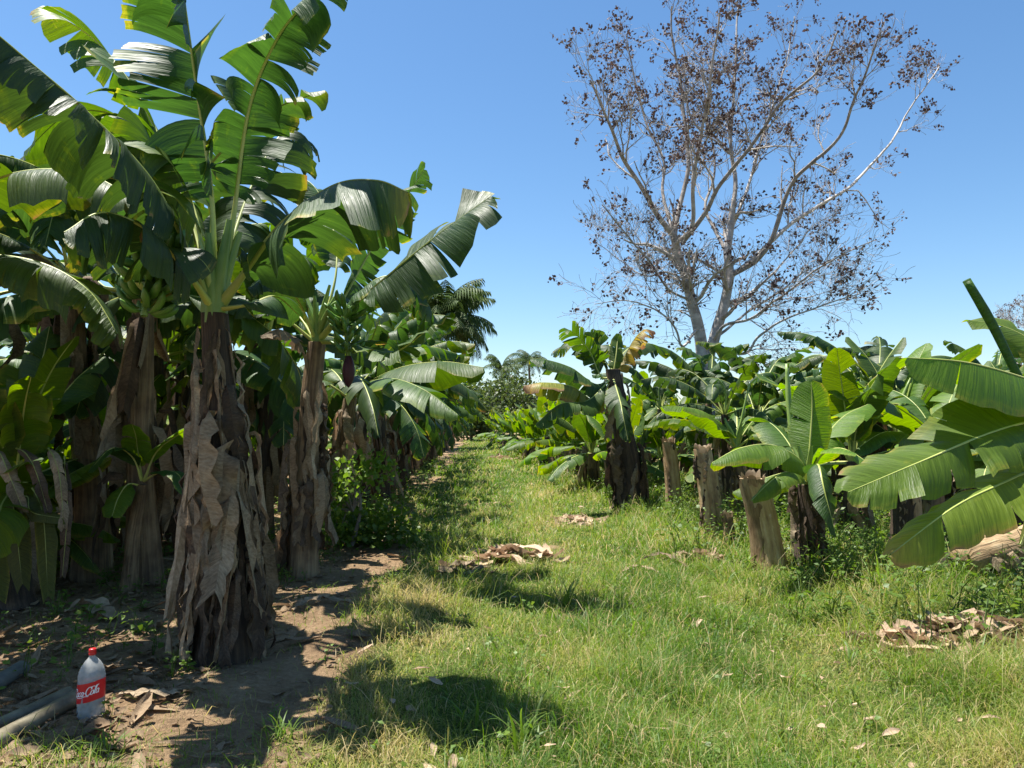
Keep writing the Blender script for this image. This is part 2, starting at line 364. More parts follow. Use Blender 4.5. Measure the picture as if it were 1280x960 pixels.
HEAPS = [(G(px, py)[0], G(px, py)[1], hr) for px, py, hr in ((1222, 815, .72), (1150, 820, .22), (722, 655, .36), (640, 705, .45), (578, 716, .26), (875, 706, .22))]
def scatter_grass():
    rs = np.random.RandomState(5)
    XS, YS, HS, WS, DS = [], [], [], [], []
    for (y0, y1, dens, wd, hs) in ((2.7, 5.0, 9500, 0.0034, 1.0), (5.0, 8.0, 5200, 0.0045, 1.0), (8, 13, 2300, 0.0075, 1.0), (13, 22, 900, 0.012, 1.05), (22, 40, 330, 0.022, 1.1), (40, 66, 120, 0.035, 1.2)):
        xa, xb = -0.55 * y1 - 0.2, 0.70 * y1
        xa = max(xa, -3.4 - 0.05 * y1); xb = min(xb, 3.1 - 0.083 * y0 + 3.2)
        n = int(dens * (xb - xa) * (y1 - y0))
        x = rs.uniform(xa, xb, n); y = rs.uniform(y0, y1, n)
        m = grass_mask(x, y)
        tuft = n2(x, y, 2.6, 3); big = n2(x, y, 0.7, 2)
        keep = rs.uniform(0, 1, n) < m * np.clip(0.72 + 0.45 * tuft + 0.3 * n2(x, y, 7.0, 1), 0.38, 1) + 0.03
        for hx, hy, hr in HEAPS: keep &= ~((np.hypot((x - hx), (y - hy) * 1.4) < hr * (1 + .25 * n2(x, y, 6.0, 2))) & (rs.uniform(0, 1, n) < .85))
        x, y, m, tuft, big = x[keep], y[keep], m[keep], tuft[keep], big[keep]
        n = len(x)
        h = rs.gamma(4, 0.027, n) * np.clip(1.0 + 0.7 * tuft + 0.3 * big, 0.5, 2.2) * (1 + .9 * np.clip((x - right_edge(y) + 1.0) / .8, 0, 1)) * hs * (0.45 + 0.55 * m)
        h = np.where(rs.uniform(0, 1, n) < .04, h * 2.0, h); h = np.clip(h, 0.025, 0.45)
        d = 0.27 + 0.26 * n2(x, y, 1.1, 0) + 0.12 * n2(x, y, .45, 3) + 0.16 * n2(x, y, 4.0, 1) + rs.normal(0, 0.10, n)
        d = np.where(rs.uniform(0, 1, n) < 0.19, rs.uniform(0.5, 1.0, n), d)
        XS.append(x); YS.append(y); HS.append(h); WS.append(wd * rs.uniform(0.7, 1.5, n)); DS.append(np.clip(d, 0, 1))
    x, y, h, w_, d = map(np.concatenate, (XS, YS, HS, WS, DS))
    print('grass blades', len(x))
    blades('grass', x, y, h, w_, d, 6, M['grass'], 'short sunlit grass mixed with straw carpeting the track', bend=(0.3, 2.8), lean=1.15)
scatter_grass()

# ------------------------------------------------------------------ banana leaves
def profile(s): return np.clip(s, 0, 1) ** 0.35 * np.clip(1 - s, 0, 1) ** 0.45 / 0.578
def leaf(pts, W, hint=(0, 0, 1), fold=0.25, droop=1.0, tears=6, gap=0.12, seed=0, crumple=0.0, dry=0.0, blade0=0.16, cols=8, rows=4,
         rib=0.016, off=0.0, ribside=6, tipdry=0.0, foldL=None, foldR=None, sides=(-1, 1), wave=0.012, torn=0.0):
    """returns (blade mesh builder, midrib mesh builder) of one banana leaf along a midrib curve"""
    rs = np.random.RandomState(seed * 131 + 7)
    n = 64; mid = spline(pts, n); T = unit(np.gradient(mid, axis=0)); ss = np.linspace(0, 1, n)
    hint = unit(hint)
    S = unit(np.cross(T, np.broadcast_to(hint, T.shape)))
    for _ in range(4): S = unit(np.vstack([S[:1], (S[:-2] + S[1:-1] * 2 + S[2:]) / 4, S[-1:]]))
    Nn = np.cross(S, T)
    def ev(a, t): return np.stack([np.interp(t, ss, a[:, k]) for k in range(3)], -1)
    bl = MB()
    for sd in sides:
        k = max(1, tears)
        cuts = np.sort(np.concatenate([[0, 1], np.clip((np.arange(1, k) + rs.uniform(-0.38, 0.38, k - 1)) / k, 0.02, 0.98)])) if k > 1 else np.array([0, 1.0])
        cuts = blade0 + (1 - blade0) * cuts
        fo = (foldL if sd < 0 else foldR); fo = fold if fo is None else fo
        for a0, b0 in zip(cuts[:-1], cuts[1:]):
            dr = droop * ((rs.uniform(0.35, 1.5) if rs.uniform() < 0.78 else rs.uniform(1.8, 3.4)) if k > 2 else 1.0); f_ = fo + rs.normal(0, 0.13 if k > 1 else 0)
            tw = rs.normal(0, 0.40 if k > 2 else 0); len_ = rs.uniform(0.9, 1.05) if k > 2 else 1.0
            curl = rs.normal(0, 0.35 if k > 3 else 0.1); sag = rs.uniform(0.08, 0.4); fadd = rs.normal(0, 0.07)
            g = gap * rs.uniform(0.2, 1.6) if k > 1 else 0
            nsub = 1 if (k < 4 or cols < 6) else rs.choice([1, 2, 3])
            scut = np.linspace(a0, b0, nsub + 1)
            for q in range(1, nsub): scut[q] += rs.uniform(-.25, .25) * (b0 - a0) / nsub
            for a, b in zip(scut[:-1], scut[1:]):
                R = min(max(2, int(math.ceil(rows * (b - a) * k))), rows * 3)
                t = np.linspace(a, b, R + 1); u = np.linspace(0, 1, cols + 1)
                s = (t - blade0) / (1 - blade0); ridx = rs.uniform()
                fa = 0.22 + 0.65 * s ** 2 + fadd
                Sx, Tx, Nx = ev(S, t), ev(T, t), ev(Nn, t)
                lat = Sx * sd * np.cos(fa)[:, None] + Tx * np.sin(fa)[:, None]
                rel0 = (t - (a0 + b0) / 2) / max(1e-6, (b0 - a0) / 2)
                fr = f_ + tw * rel0 * 0.5
                d = lat * np.cos(fr)[:, None] + Nx * np.sin(fr)[:, None]
                pf = profile(np.clip(s, 0.004, 0.996))
                pf = pf * (1 - torn) + torn * (0.30 + 0.7 * s) * (0.8 + 0.4 * nz(np.stack([s * 5, s * 0 + seed, s * 0 + sd], -1), 1.0, 2) + .15 * np.sin(s * 37 + seed))
                wdt = W * np.maximum(pf, 0.02) * len_ * (1 + 0.04 * np.sin(t * 41 + seed) + 0.015 * np.sin(t * 173 + seed))
                pos = ev(mid, t) + Nx * off
                Pg = [pos]
                for j in range(1, cols + 1):
                    uu = u[j]
                    nn_ = unit(np.cross(Tx, d)); gn = nn_ * (-nn_[:, 2:3]); gi = -Z3 - gn       # bending is easy across the blade, stiff within it
                    d = unit(d + (gn + sag * gi) * (dr * (0.4 + uu * 1.5) / cols) + nn_ * (curl * uu / cols)
                             + (crumple * 3.0) * np.stack([nz(pos, 6, i + 1) for i in range(3)], -1) / cols)
                    pos = pos + d * (wdt / cols)[:, None]
                    Pg.append(pos)
                Pg = np.stack(Pg, 1)                                         # rows, cols, 3
                # tears open outwards: the large ones from the midrib, the small ones near the margin
                m0 = (a0 + b0) / 2; tg = t - (t - m0) * 0
                cen = Pg[len(t) // 2:len(t) // 2 + 1]
                if g > 0 and nsub == 1: Pg = Pg + (cen - Pg) * (g * np.clip(u - 0.05, 0, 1))[None, :, None]
                elif nsub > 1:
                    u0 = rs.uniform(.35, .8); gs = rs.uniform(.05, .5)
                    Pg = Pg + (cen - Pg) * (gs * np.clip(u - u0, 0, 1))[None, :, None]
                    Pg = Pg + Nx[:, None] * (rs.normal(0, .06) * W * np.clip(u - u0, 0, 1) / (1 - u0))[None, :, None]
                wv = (wave * np.sin(t * 55 / max(0.3, W) * 0.35 + seed) + 0.5 * wave * np.sin(t * 160 + seed * 2))[:, None] * u[None] ** 0.7
                Pg = Pg + Nx[:, None] * wv[..., None]
                if crumple: Pg = Pg + crumple * 0.35 * W * u[None, :, None] * np.stack([nz(Pg, 9, i + 2) for i in range(3)], -1)
                luv = np.stack(np.broadcast_arrays(t[:, None], u[None], np.full((1, 1), ridx)), -1)
                td = np.clip((s - 0.78) / 0.22, 0, 1) * tipdry
                dat = np.stack(np.broadcast_arrays((dry + td)[:, None] + 0 * u[None], np.full((1, 1), ridx), np.full((1, 1), sd * 0.5 + seed % 17)), -1)
                bl.grid(Pg, luv, dat)
    rb = MB()
    rr = rib * (0.16 + 0.84 * (1 - ss) ** 0.8) * (1 + 0.75 * np.clip(1 - ss / max(blade0, 0.05), 0, 1))
    tube(rb, mid - Nn * (rr * 0.5)[:, None], rr, ribside, 0, (0, rs.uniform(), 0), 0.8)
    return bl, rb

def trunk_mesh(path, r0, r1, seed, sides=20, rows=26, rough=0.08):
    mb = MB(); p = spline(path, rows); n = rows
    th = np.linspace(0, 2 * pi, sides + 1); t = np.linspace(0, 1, n)
    rad = r0 + (r1 - r0) * t ** 0.8 + r0 * 0.2 * np.exp(-t * 9)
    rs = np.random.RandomState(seed)
    ph = rs.uniform(0, 6.28, 6)
    rr = rad[:, None] * (1 + rough * (np.sin(3 * th[None] + ph[0] + 2 * t[:, None]) * 0.5 + np.sin(7 * th[None] + ph[1] - 3 * t[:, None]) * 0.35
                                     + 0.5 * np.sin(11 * t[:, None] + ph[2] + 2 * np.sin(th[None] + ph[3])) + 0.2 * np.sin(13 * th[None] + ph[4])))
    rr[:, -1] = rr[:, 0]
    g = p[:, None] + np.stack([np.cos(th)[None] * rr, np.sin(th)[None] * rr, 0 * rr], -1)
    luv = np.stack(np.broadcast_arrays(t[:, None], (th / 6.283)[None] * 1.0, np.zeros((1, 1))), -1)
    mb.grid(g, luv, (0, 0.5, 0))
    # close the cut top
    cap = np.stack([g[-1], p[-1] + (g[-1] - p[-1]) * 0.7 + np.array([0, 0, 0.006]), p[-1] + (g[-1] - p[-1]) * 0.02 + np.array([0, 0, -0.02])])
    mb.grid(cap, None, (0, 0.6, 0))
    return mb, p, rad

def dry_hang(h, phi, length, width, rt, seed, out=0.12, crum=0.35, cols=7, rows=14, cx=0.0, cy=0.0, tears=1):
    """a dead leaf hanging down along the stem"""
    rs = np.random.RandomState(seed * 17 + 3)
    o = np.array([cos(phi), sin(phi), 0]); sidev = np.array([-sin(phi), cos(phi), 0])
    c = np.array([cx, cy, 0])
    sw = rs.uniform(-0.25, 0.25)
    h2 = max(0.03, h - length)
    pts = [c + o * rt * 0.8 + Z3 * h, c + o * (rt + out * 0.8) + Z3 * (h + 0.03 - length * 0.06) + sidev * sw * 0.1,
           c + o * (rt + out * rs.uniform(0.7, 1.3)) + Z3 * (h + (h2 - h) * 0.5) + sidev * sw * 0.5 * length,
           c + o * (rt + out * rs.uniform(0.6, 1.6)) + Z3 * h2 + sidev * sw * length]
    return leaf(pts, width, hint=o + 0.8 * sidev * rs.uniform(-1, 1), fold=rs.uniform(-1.3, 0.1), droop=0.5, tears=tears, gap=0.3, seed=seed, crumple=crum * rs.uniform(.35, .95),
                blade0=0.06, cols=cols, rows=rows, rib=0.009, ribside=5, wave=0.022, torn=rs.uniform(0.45, 1.0))

class Plant:
    """a banana plant: Empty at its foot, stem, leaves (> midrib), hanging dead leaves"""
    def __init__(self, base, label, name='banana_plant', cat='banana plant', group=None):
        self.b = np.asarray(base, float); self.root = empty(name, self.b, label, cat, group); self.k = int(abs(self.b[0] * 91 + self.b[1] * 37)) % 900
    def trunk(self, path, r0, r1, mat='trunk', **kw):
        self.tp = [np.asarray(q, float) - self.b for q in path]
        mb, self.sp, self.rad = trunk_mesh(self.tp, r0, r1, self.k, **kw)
        self.stem = mb.obj('trunk', M[mat], self.root); return self
    def at(self, z):
        i = int(np.argmin(abs(self.sp[:, 2] - z))); return self.sp[i], self.rad[i]
    def leaf(self, pts, W, mat='leaf', world=True, label=None, name='leaf', ribmat='rib', **kw):
        self.k += 1
        q = [np.asarray(x, float) - (self.b if world else 0) for x in pts]
        bl, rb = leaf(q, W, seed=self.k, **kw)
        o = bl.obj(name, M[mat], self.root); rb.obj('midrib', M[ribmat], o)
        if label: o['label'] = label
        return o
    def crown_leaf(self, az, e0, Ln, W, bend=1.4, mat='leaf', h=None, **kw):
        c = self.sp[-1] if h is None else self.at(h)[0]
        self.leaf(arc(c, az, e0, Ln, bend, random.Random(self.k)), W, mat, False, **kw)
    def skirt(self, n, z0, z1, ln=(0.4, 0.9), wd=(0.08, 0.17), mat=('dry', 'tan', 'dry_dark'), out=(0.03, 0.16), phi=None, seed=1, crum=0.45):
        r = random.Random(seed + self.k)
        for i in range(n):
            z = r.uniform(z0, z1); p, rd = self.at(z)
            ph = r.uniform(0, 2 * pi) if phi is None else r.uniform(*phi)
            L_ = min(r.uniform(*ln), z - 0.05)
            bl, rb = dry_hang(z, ph, L_, r.uniform(*wd), rd, self.k * 3 + i, r.uniform(*out), crum, cx=p[0], cy=p[1])
            o = bl.obj('dry_leaf', M[r.choice(mat)], self.root)
            mb2 = bl
        return self
    def neck(self, n=7, h=0.45, r=0.05, lean=0.22, mat='petiole', seed=2):
        rr = random.Random(seed + self.k); c = self.sp[-1]
        mb = MB()
        for i in range(n):
            a = i * 2.4 + rr.uniform(-.3, .3); l = lean * rr.uniform(0.4, 1.2)
            d = np.array([cos(a), sin(a), 0])
            tube(mb, spline([c - Z3 * 0.06 + d * r * 0.25, c + d * (r * 0.7) + Z3 * h * 0.35, c + d * (r * 0.8 + l * 0.6) + Z3 * h * rr.uniform(0.8, 1.15)], 9), np.linspace(r, r * 0.28, 9), 8, 0, (0, rr.random(), 0))
        mb.obj('leaf_stalks', M[mat], self.root)
        return self

def arc(c, az, e0, Ln, bend, r):
    pts = [np.asarray(c, float)]; m = 5; p = pts[0].copy(); da = r.uniform(-0.12, 0.12)
    for i in range(m):
        e = e0 - bend * ((i + 0.3) / m) ** 1.3; a = az + da * i
        p = p + Ln / m * np.array([cos(a) * cos(e), sin(a) * cos(e), sin(e)]); pts.append(p.copy())
    return pts

_fruit = None
def bunch(pl, top, bottom, hands, per, Lf, rf, seed=3, bud=False, face=None):
    """bunch of green bananas hanging on a curved stalk (thing > bunch > banana)"""
    global _fruit
    top = np.asarray(top) - pl.b; bottom = np.asarray(bottom) - pl.b; c = pl.sp[-1]
    path = spline([c + Z3 * 0.05, (c + top) / 2 + Z3 * 0.16, top + Z3 * 0.04, (top + bottom) / 2, bottom], 24)
    st = MB(); tube(st, path, np.linspace(0.035, 0.022, 24), 8, 0, (0, .3, 0))
    root = st.obj('banana_bunch', M['petiole'], pl.root)
    if _fruit is None:
        fm = MB(); t = np.linspace(0, 1, 12)
        ax = np.stack([np.sin(t * 1.25), 0 * t, (1 - np.cos(t * 1.25))], -1) / 1.25
        rr = np.interp(t, [0, .08, .18, .35, .7, .88, .95, 1], [.25, .3, .7, 1, 1, .7, .25, .12]) * 0.125
        tube(fm, ax, rr, 5, 0, (0, .5, 0), cap=True); _fruit = fm.mesh('banana', M['fruit'])
    rs = random.Random(seed)
    for h in range(hands):
        q = top + (bottom - top) * (h / max(1, hands - 1) * 0.92)
        for i in range(per):
            a = h * 1.1 + i * 2 * pi / per + rs.uniform(-.18, .18)
            o = bpy.data.objects.new('banana', _fruit); C.objects.link(o); o.parent = root
            o.location = q + np.array([cos(a), sin(a), 0]) * 0.03 + Z3 * rs.uniform(-0.02, 0.02)
            o.rotation_euler = (rs.uniform(-.25, .25), -rs.uniform(-0.35, 0.30) , a)
            s = Lf * rs.uniform(0.85, 1.1) * (1 - 0.25 * h / hands); o.scale = (s, s * rf, s)
    if bud:
        b = MB(); t = np.linspace(0, 1, 12); p = bottom
        ax = p + np.stack([0 * t, 0 * t, -t * 0.30], -1)
        tube(b, ax, 0.055 * np.sin(np.clip(t * 0.93 + 0.07, 0, 1) * pi) ** 0.7 + 0.004, 12, 0, (0, .5, 0))
        b.obj('flower_bud', M['bud'], pl.root)

rnd = random.Random(4)

# ---- the large plant in the left foreground
A = Plant(G(280, 826), 'large foreground banana plant with a wide skirt of grey dead leaves, nearest the bottle')
ZA = A.b[1]
A.trunk([A.b, P(283, 640, ZA), P(276, 500, ZA), P(268, 392, ZA)], 0.165, 0.085, 'trunk_dark')
A.neck(6, 0.55, 0.066, 0.16)
A.skirt(26, 1.3, 2.12, (0.8, 1.4), (0.03, 0.07), ('dry', 'tan', 'dry_dark'), (0.02, 0.09), seed=1, crum=0.4)
A.skirt(16, 1.3, 1.9, (0.5, 0.9), (0.05, 0.10), ('dry', 'tan', 'dry_dark'), (0.04, 0.14), seed=11)
A.skirt(30, 0.75, 1.35, (0.6, 1.2), (0.03, 0.08), ('dry', 'dry_dark', 'tan'), (0.04, 0.15), seed=2, crum=0.4)
A.skirt(12, 0.7, 1.2, (0.4, 0.8), (0.06, 0.11), ('dry', 'dry_dark', 'dry'), (0.05, 0.15), seed=12, crum=.6)
A.skirt(38, 0.42, 0.85, (0.4, 0.8), (0.04, 0.10), ('dry_dark', 'dry', 'dry_dark'), (0.02, 0.11), seed=21, crum=0.45)  # mostly dark leaves here: their colour paints the shaded gaps between pieces
A.skirt(7, 1.0, 1.6, (0.4, 0.65), (0.11, 0.18), ('dry', 'tan', 'dry'), (0.08, 0.2), phi=(3.3, 6.1), seed=9, crum=0.4)
A.skirt(10, 1.75, 2.2, (0.3, 0.7), (0.03, 0.07), ('tan', 'dry'), (0.01, 0.05), seed=5)
c = P(268, 385, ZA)
A.leaf([c, P(266, 250, ZA - .05), P(248, 120, ZA - .15), P(235, 30, ZA - .3), P(222, -70, ZA - .6)], 0.50, 'leaf_dark', hint=(0.15, 1, 0.1), fold=0.0, foldL=-0.95, foldR=-0.15, droop=1.3, tears=10, gap=0.2, rib=0.026, blade0=0.32)
A.leaf([c, P(290, 280, ZA), P(310, 140, ZA - .1), P(345, 50, ZA - .25), P(388, -5, ZA - .4), P(432, -60, ZA - .5)], 0.34, 'leaf_dark', hint=(-0.5, 0.8, 0.6), fold=-0.3, droop=1.9, tears=14, gap=0.14, rib=0.025, blade0=0.3)
A.leaf([c, P(300, 345, ZA - .1), P(350, 280, ZA - .3), P(415, 232, ZA - .5), P(470, 225, ZA - .6), P(510, 240, ZA - .7)], 0.58, 'leaf_dark', hint=(0.1, -0.5, 1), fold=-0.2, droop=1.0, tears=4, gap=0.10, rib=0.024, blade0=0.2, tipdry=0.45, rows=8)
A.leaf([c, P(240, 320, ZA - .2), P(190, 225, ZA - .7), P(110, 140, ZA - 1.2), P(35, 75, ZA - 1.5), P(-30, 20, ZA - 1.7)], 0.38, 'leaf_dark', hint=(0.3, -0.2, 1), fold=-0.45, droop=1.8, tears=10, gap=0.07, rib=0.02, blade0=0.2, rows=8, wave=0.02)
A.leaf([c, P(245, 290, ZA + .3), P(190, 150, ZA + .6), P(130, 60, ZA + .8), P(60, 10, ZA + .8)], 0.46, 'leaf', hint=(0.2, 0.2, 1), fold=-0.1, droop=1.5, tears=7, gap=0.3, rib=0.02, blade0=0.35, tipdry=0.3)
A.leaf([c, P(250, 300, ZA + .4), P(215, 210, ZA + .8), P(160, 150, ZA + 1.1), P(90, 140, ZA + 1.2), P(30, 190, ZA + 1.2)], 0.44, 'leaf', hint=(0, 0, 1), fold=-0.05, droop=1.5, tears=6, gap=0.22, rib=0.02, blade0=0.25)
A.leaf([c, P(255, 310, ZA - .1), P(235, 240, ZA + .1), P(195, 190, ZA + .2), P(140, 180, ZA + .2)], 0.42, 'leaf', hint=(0.2, .5, 1), fold=-0.05, droop=1.2, tears=5, gap=0.2, rib=0.02, blade0=0.3)
A.leaf([c, P(290, 300, ZA + .5), P(320, 220, ZA + .9), P(355, 165, ZA + 1.2), P(385, 180, ZA + 1.5)], 0.44, 'leaf_dark', hint=(0, 0, 1), fold=-0.1, droop=1.6, tears=14, gap=0.3, rib=0.02, blade0=0.3)
A.leaf([c, P(235, 340, ZA - .3), P(190, 290, ZA - .7), P(130, 265, ZA - 1.0), P(80, 290, ZA - 1.2)], 0.40, 'leaf_dark', hint=(0, 0, 1), fold=-0.3, droop=1.7, tears=6, gap=0.08, rib=0.02, blade0=0.25, rows=8)
A.leaf([c, P(310, 380, ZA - .1), P(345, 370, ZA + .1), P(375, 395, ZA + .3)], 0.20, 'leaf_dark', hint=(0, 0, 1), fold=-0.2, droop=1.5, tears=3, gap=0.14, rib=0.016, blade0=0.3)
bunch(A, P(190, 315, ZA - .35), P(180, 395, ZA - .42), 5, 9, 0.23, 1.0, 3)

W_ = Plant(np.array([-4.35, 5.1, 0]), 'banana plant beyond the left edge whose leaf tips reach in at the upper left')
W_.trunk([W_.b, W_.b + np.array([.05, 0, 1.3]), W_.b + np.array([.1, 0, 2.5])], 0.15, 0.09, 'trunk')
W_.skirt(10, 1.0, 2.2)
for k, (az, e, ln) in enumerate(((-.25, .75, 2.3), (.5, .95, 2.2), (-1.1, .6, 2.2), (1.5, 1.0, 2.0), (2.6, .8, 2.0), (-.6, 1.15, 2.3), (-1.9, .9, 2.0), (3.6, .8, 2.0), (.15, .35, 1.9))):
    W_.crown_leaf(az, e, ln, 0.36, 1.5, ('leaf', 'leaf_dark')[k % 2], tears=6, gap=0.12, blade0=0.2, fold=-0.1, droop=1.1, rows=6)
# ---- second and third plants of the left row
B = Plant(G(378, 722), 'second plant of the left row, its green bunch ending in a purple flower bud')
ZB = B.b[1]
B.trunk([B.b, P(383, 600, ZB), P(388, 500, ZB), P(396, 428, ZB)], 0.15, 0.085, 'trunk')
B.neck(7, 0.5, 0.05, 0.22)
B.skirt(30, 0.7, 1.9, (0.4, 0.9), (0.07, 0.15), seed=3, out=(0.04, 0.18))
c = P(396, 425, ZB)
B.leaf([c, P(425, 395, ZB - .2), P(475, 352, ZB - .5), P(545, 295, ZB - .7), P(612, 246, ZB - .9)], 0.52, 'leaf_dark', hint=(0.1, -0.8, 1), fold=-0.15, droop=0.7, tears=5, gap=0.06, rib=0.022, blade0=0.34)
B.leaf([c, P(430, 370, ZB + .2), P(470, 300, ZB + .4), P(505, 250, ZB + .5), P(530, 212, ZB + .6)], 0.36, 'leaf_dark', hint=(-0.6, 0.3, 0.6), fold=0.1, droop=1.0, tears=9, gap=0.14, rib=0.022, blade0=0.25)
B.leaf([c, P(445, 430, ZB - .3), P(490, 440, ZB - .5), P(530, 415, ZB - .6), P(562, 392, ZB - .7)], 0.28, 'leaf', hint=(0, -0.3, 1), fold=0.25, droop=0.8, tears=4, gap=0.1, rib=0.018, blade0=0.3)
B.leaf([c, P(420, 340, ZB + .2), P(415, 280, ZB + .6), P(390, 230, ZB + .9), P(350, 215, ZB + 1.1)], 0.34, 'leaf_dark', fold=-0.1, droop=1.5, tears=9, gap=0.2, blade0=0.3)
B.leaf([c, P(440, 375, ZB - .2), P(480, 345, ZB - .3), P(520, 360, ZB - .2), P(545, 400, ZB)], 0.32, 'leaf_dark', fold=-0.2, droop=1.5, tears=7, gap=0.15, blade0=0.25)
B.leaf([c, P(370, 370, ZB - .3), P(340, 345, ZB - .7), P(310, 360, ZB - 1.0)], 0.28, 'leaf_dark', fold=-0.2, droop=1.5, tears=5, gap=0.15, blade0=0.25)
for k, az in enumerate((1.6, 2.4, 3.3)): B.crown_leaf(az, 0.9 - 0.1 * k, 2.0, 0.34, 1.7, 'leaf_dark', tears=8, gap=0.2, blade0=0.22, fold=-0.1, droop=1.4)
bunch(B, P(430, 385, ZB - .3), P(436, 445, ZB - .35), 6, 9, 0.20, 1.0, 5, bud=True)
B.leaf([P(388, 470, ZB), P(375, 430, ZB - .2), P(350, 412, ZB - .5), P(325, 420, ZB - .6)], 0.12, 'dry', name='dry_leaf', ribmat='dry', fold=-0.8, droop=1.2, tears=4, gap=0.3, crumple=0.3, blade0=0.3, label='curled brown dead leaf hooked over beside the stem')

Cc = Plant(G(432, 656), 'third banana plant along the left row, with broad pale leaves reaching over the track')
ZC = Cc.b[1]
Cc.trunk([Cc.b, P(430, 600, ZC), P(432, 540, ZC), P(438, 498, ZC)], 0.17, 0.10, 'trunk')
Cc.neck(6, 0.5, 0.06, 0.25)
Cc.skirt(20, 0.6, 1.7, (0.4, 0.9), (0.09, 0.17), ('dry', 'dry_dark', 'straw'), seed=4, out=(0.05, 0.2))
c = P(438, 496, ZC)
Cc.leaf([c, P(465, 475, ZC - .6), P(505, 458, ZC - 1.2), P(555, 452, ZC - 1.6), P(604, 459, ZC - 1.9)], 0.46, 'leaf', fold=-0.35, droop=0.9, tears=3, gap=0.03, blade0=0.34)
Cc.leaf([c, P(455, 480, ZC - 1.2), P(490, 473, ZC - 2.0), P(530, 487, ZC - 2.5), P(572, 518, ZC - 2.8)], 0.42, 'leaf', fold=-0.1, droop=0.7, tears=4, gap=0.04, blade0=0.3)
Cc.leaf([c, P(445, 470, ZC - 1.4), P(455, 480, ZC - 2.2), P(466, 510, ZC - 2.7), P(473, 545, ZC - 2.9)], 0.30, 'leaf_dark', fold=-0.3, droop=1.0, tears=5, gap=0.1, blade0=0.3)
Cc.leaf([c, P(470, 490, ZC - .3), P(500, 505, ZC - .6), P(520, 535, ZC - .8), P(530, 570, ZC - .9)], 0.34, 'leaf_dark', fold=-0.3, droop=1.0, tears=5, gap=0.1, blade0=0.25)
for k, az in enumerate((0.4, 1.3, 2.2, 3.1, 4.0)): Cc.crown_leaf(az, 1.0 - 0.12 * k, 2.0, 0.34, 1.5, ('leaf', 'leaf_dark')[k % 2], tears=6, gap=0.14, blade0=0.22, fold=-0.1, droop=1.2)

# ---- left edge: old plant with a dead brown head, young sucker, collapsed plant
D = Plant(G(112, 722), 'old banana plant behind the bottle with a ragged dark crown of dead leaves')
ZD = D.b[1]
D.trunk([D.b, P(112, 600, ZD), P(95, 470, ZD), P(88, 345, ZD)], 0.155, 0.10, 'trunk')
D.skirt(18, 2.1, 3.0, (0.5, 1.1), (0.08, 0.18), ('dry_dark', 'dry_dark', 'dry'), (0.05, 0.3), seed=6)
D.skirt(8, 0.9, 1.9, (0.4, 0.8), (0.05, 0.1), ('dry_dark', 'dry'), (0.02, 0.08), seed=7)
for k, (az, e) in enumerate(((3.2, 0.9), (4.0, 0.6), (5.2, 0.7), (2.2, 1.1), (0.5, 0.9), (1.2, 1.0), (4.6, 1.2))):
    D.crown_leaf(az, e, 2.1, 0.34, 1.9, 'leaf_dark', tears=8, gap=0.2, blade0=0.2, fold=-0.15, droop=1.5)
D.leaf([P(90, 400, ZD), P(60, 330, ZD - .5), P(25, 320, ZD - .9), P(-20, 360, ZD - 1.1)], 0.22, 'dry', name='dry_leaf', ribmat='dry', fold=-0.4, droop=1.4, tears=6, gap=0.25, crumple=0.25)
D2 = Plant(G(128, 716), 'thin peeling banana stem standing close beside the old plant behind the bottle', 'banana_plant', 'banana stem')
D2.trunk([D2.b, P(124, 620, D2.b[1]), P(112, 500, D2.b[1])], 0.10, 0.06, 'trunk_red')
D2.skirt(6, 0.8, 1.6, (0.3, 0.6), (0.05, 0.1), seed=4)
E = Plant(G(160, 736), 'young banana sucker with small bright leaves between the two large left stems', 'banana_sucker', 'young banana plant')
ZE = E.b[1]
E.trunk([E.b, P(168, 660, ZE), P(178, 606, ZE)], 0.075, 0.045, 'trunk')
for k, (pts, mt) in enumerate((([(180, 600), (195, 565), (220, 545), (245, 530)], 'leaf_fresh'), ([(180, 600), (200, 590), (222, 592), (235, 620)], 'leaf_dark'), ([(178, 600), (165, 570), (140, 560), (110, 590)], 'leaf_dark'),
                              ([(178, 600), (172, 560), (170, 545), (165, 530)], 'leaf_fresh'), ([(176, 606), (160, 605), (148, 622), (140, 645)], 'leaf_fresh'))):
    E.leaf([P(x, y, ZE - 0.12 * i) for i, (x, y) in enumerate(pts)], 0.14, mt, fold=0.1, droop=0.7, tears=2, gap=0.05, blade0=0.2, rib=0.010)
Fp = Plant(G(22, 760), 'collapsed banana plant with folded yellow-green leaves rotting at the left edge', 'collapsed_banana_plant', 'banana plant')
ZF = Fp.b[1]
Fp.trunk([Fp.b, P(15, 700, ZF + .2), P(0, 640, ZF + .3)], 0.13, 0.09, 'trunk_dark')
for k, (x0, y0, x1, y1, x2, y2, wd, mt) in enumerate(((10, 600, 20, 660, 28, 730, .13, 'leaf_old'), (40, 610, 55, 655, 60, 745, .12, 'leaf_old'), (30, 620, 40, 640, 78, 648, .10, 'leaf_old'), (60, 560, 75, 600, 80, 660, .10, 'dry'),
        (0, 620, -5, 680, 0, 750, .14, 'leaf_old'), (20, 560, 45, 590, 60, 640, .10, 'dry_dark'), (80, 570, 84, 640, 78, 720, .08, 'dry_dark'), (-10, 560, 10, 590, 30, 640, .11, 'dry'))):
    Fp.leaf([P(x0, y0, ZF + .1), P((x0 + x1) / 2, (y0 + y1) / 2 - 8, ZF), P(x1, y1, ZF - .1), P(x2, y2, ZF - .15)], wd, mt, name='leaf' if 'leaf' in mt else 'dry_leaf', hint=(0.2, -0.9, 0.3), fold=-0.2, droop=0.6, tears=1 if 'old' in mt else 3, gap=0.1, blade0=0.05, crumple=0.16, rib=0.006, torn=0.55, wave=0.02)

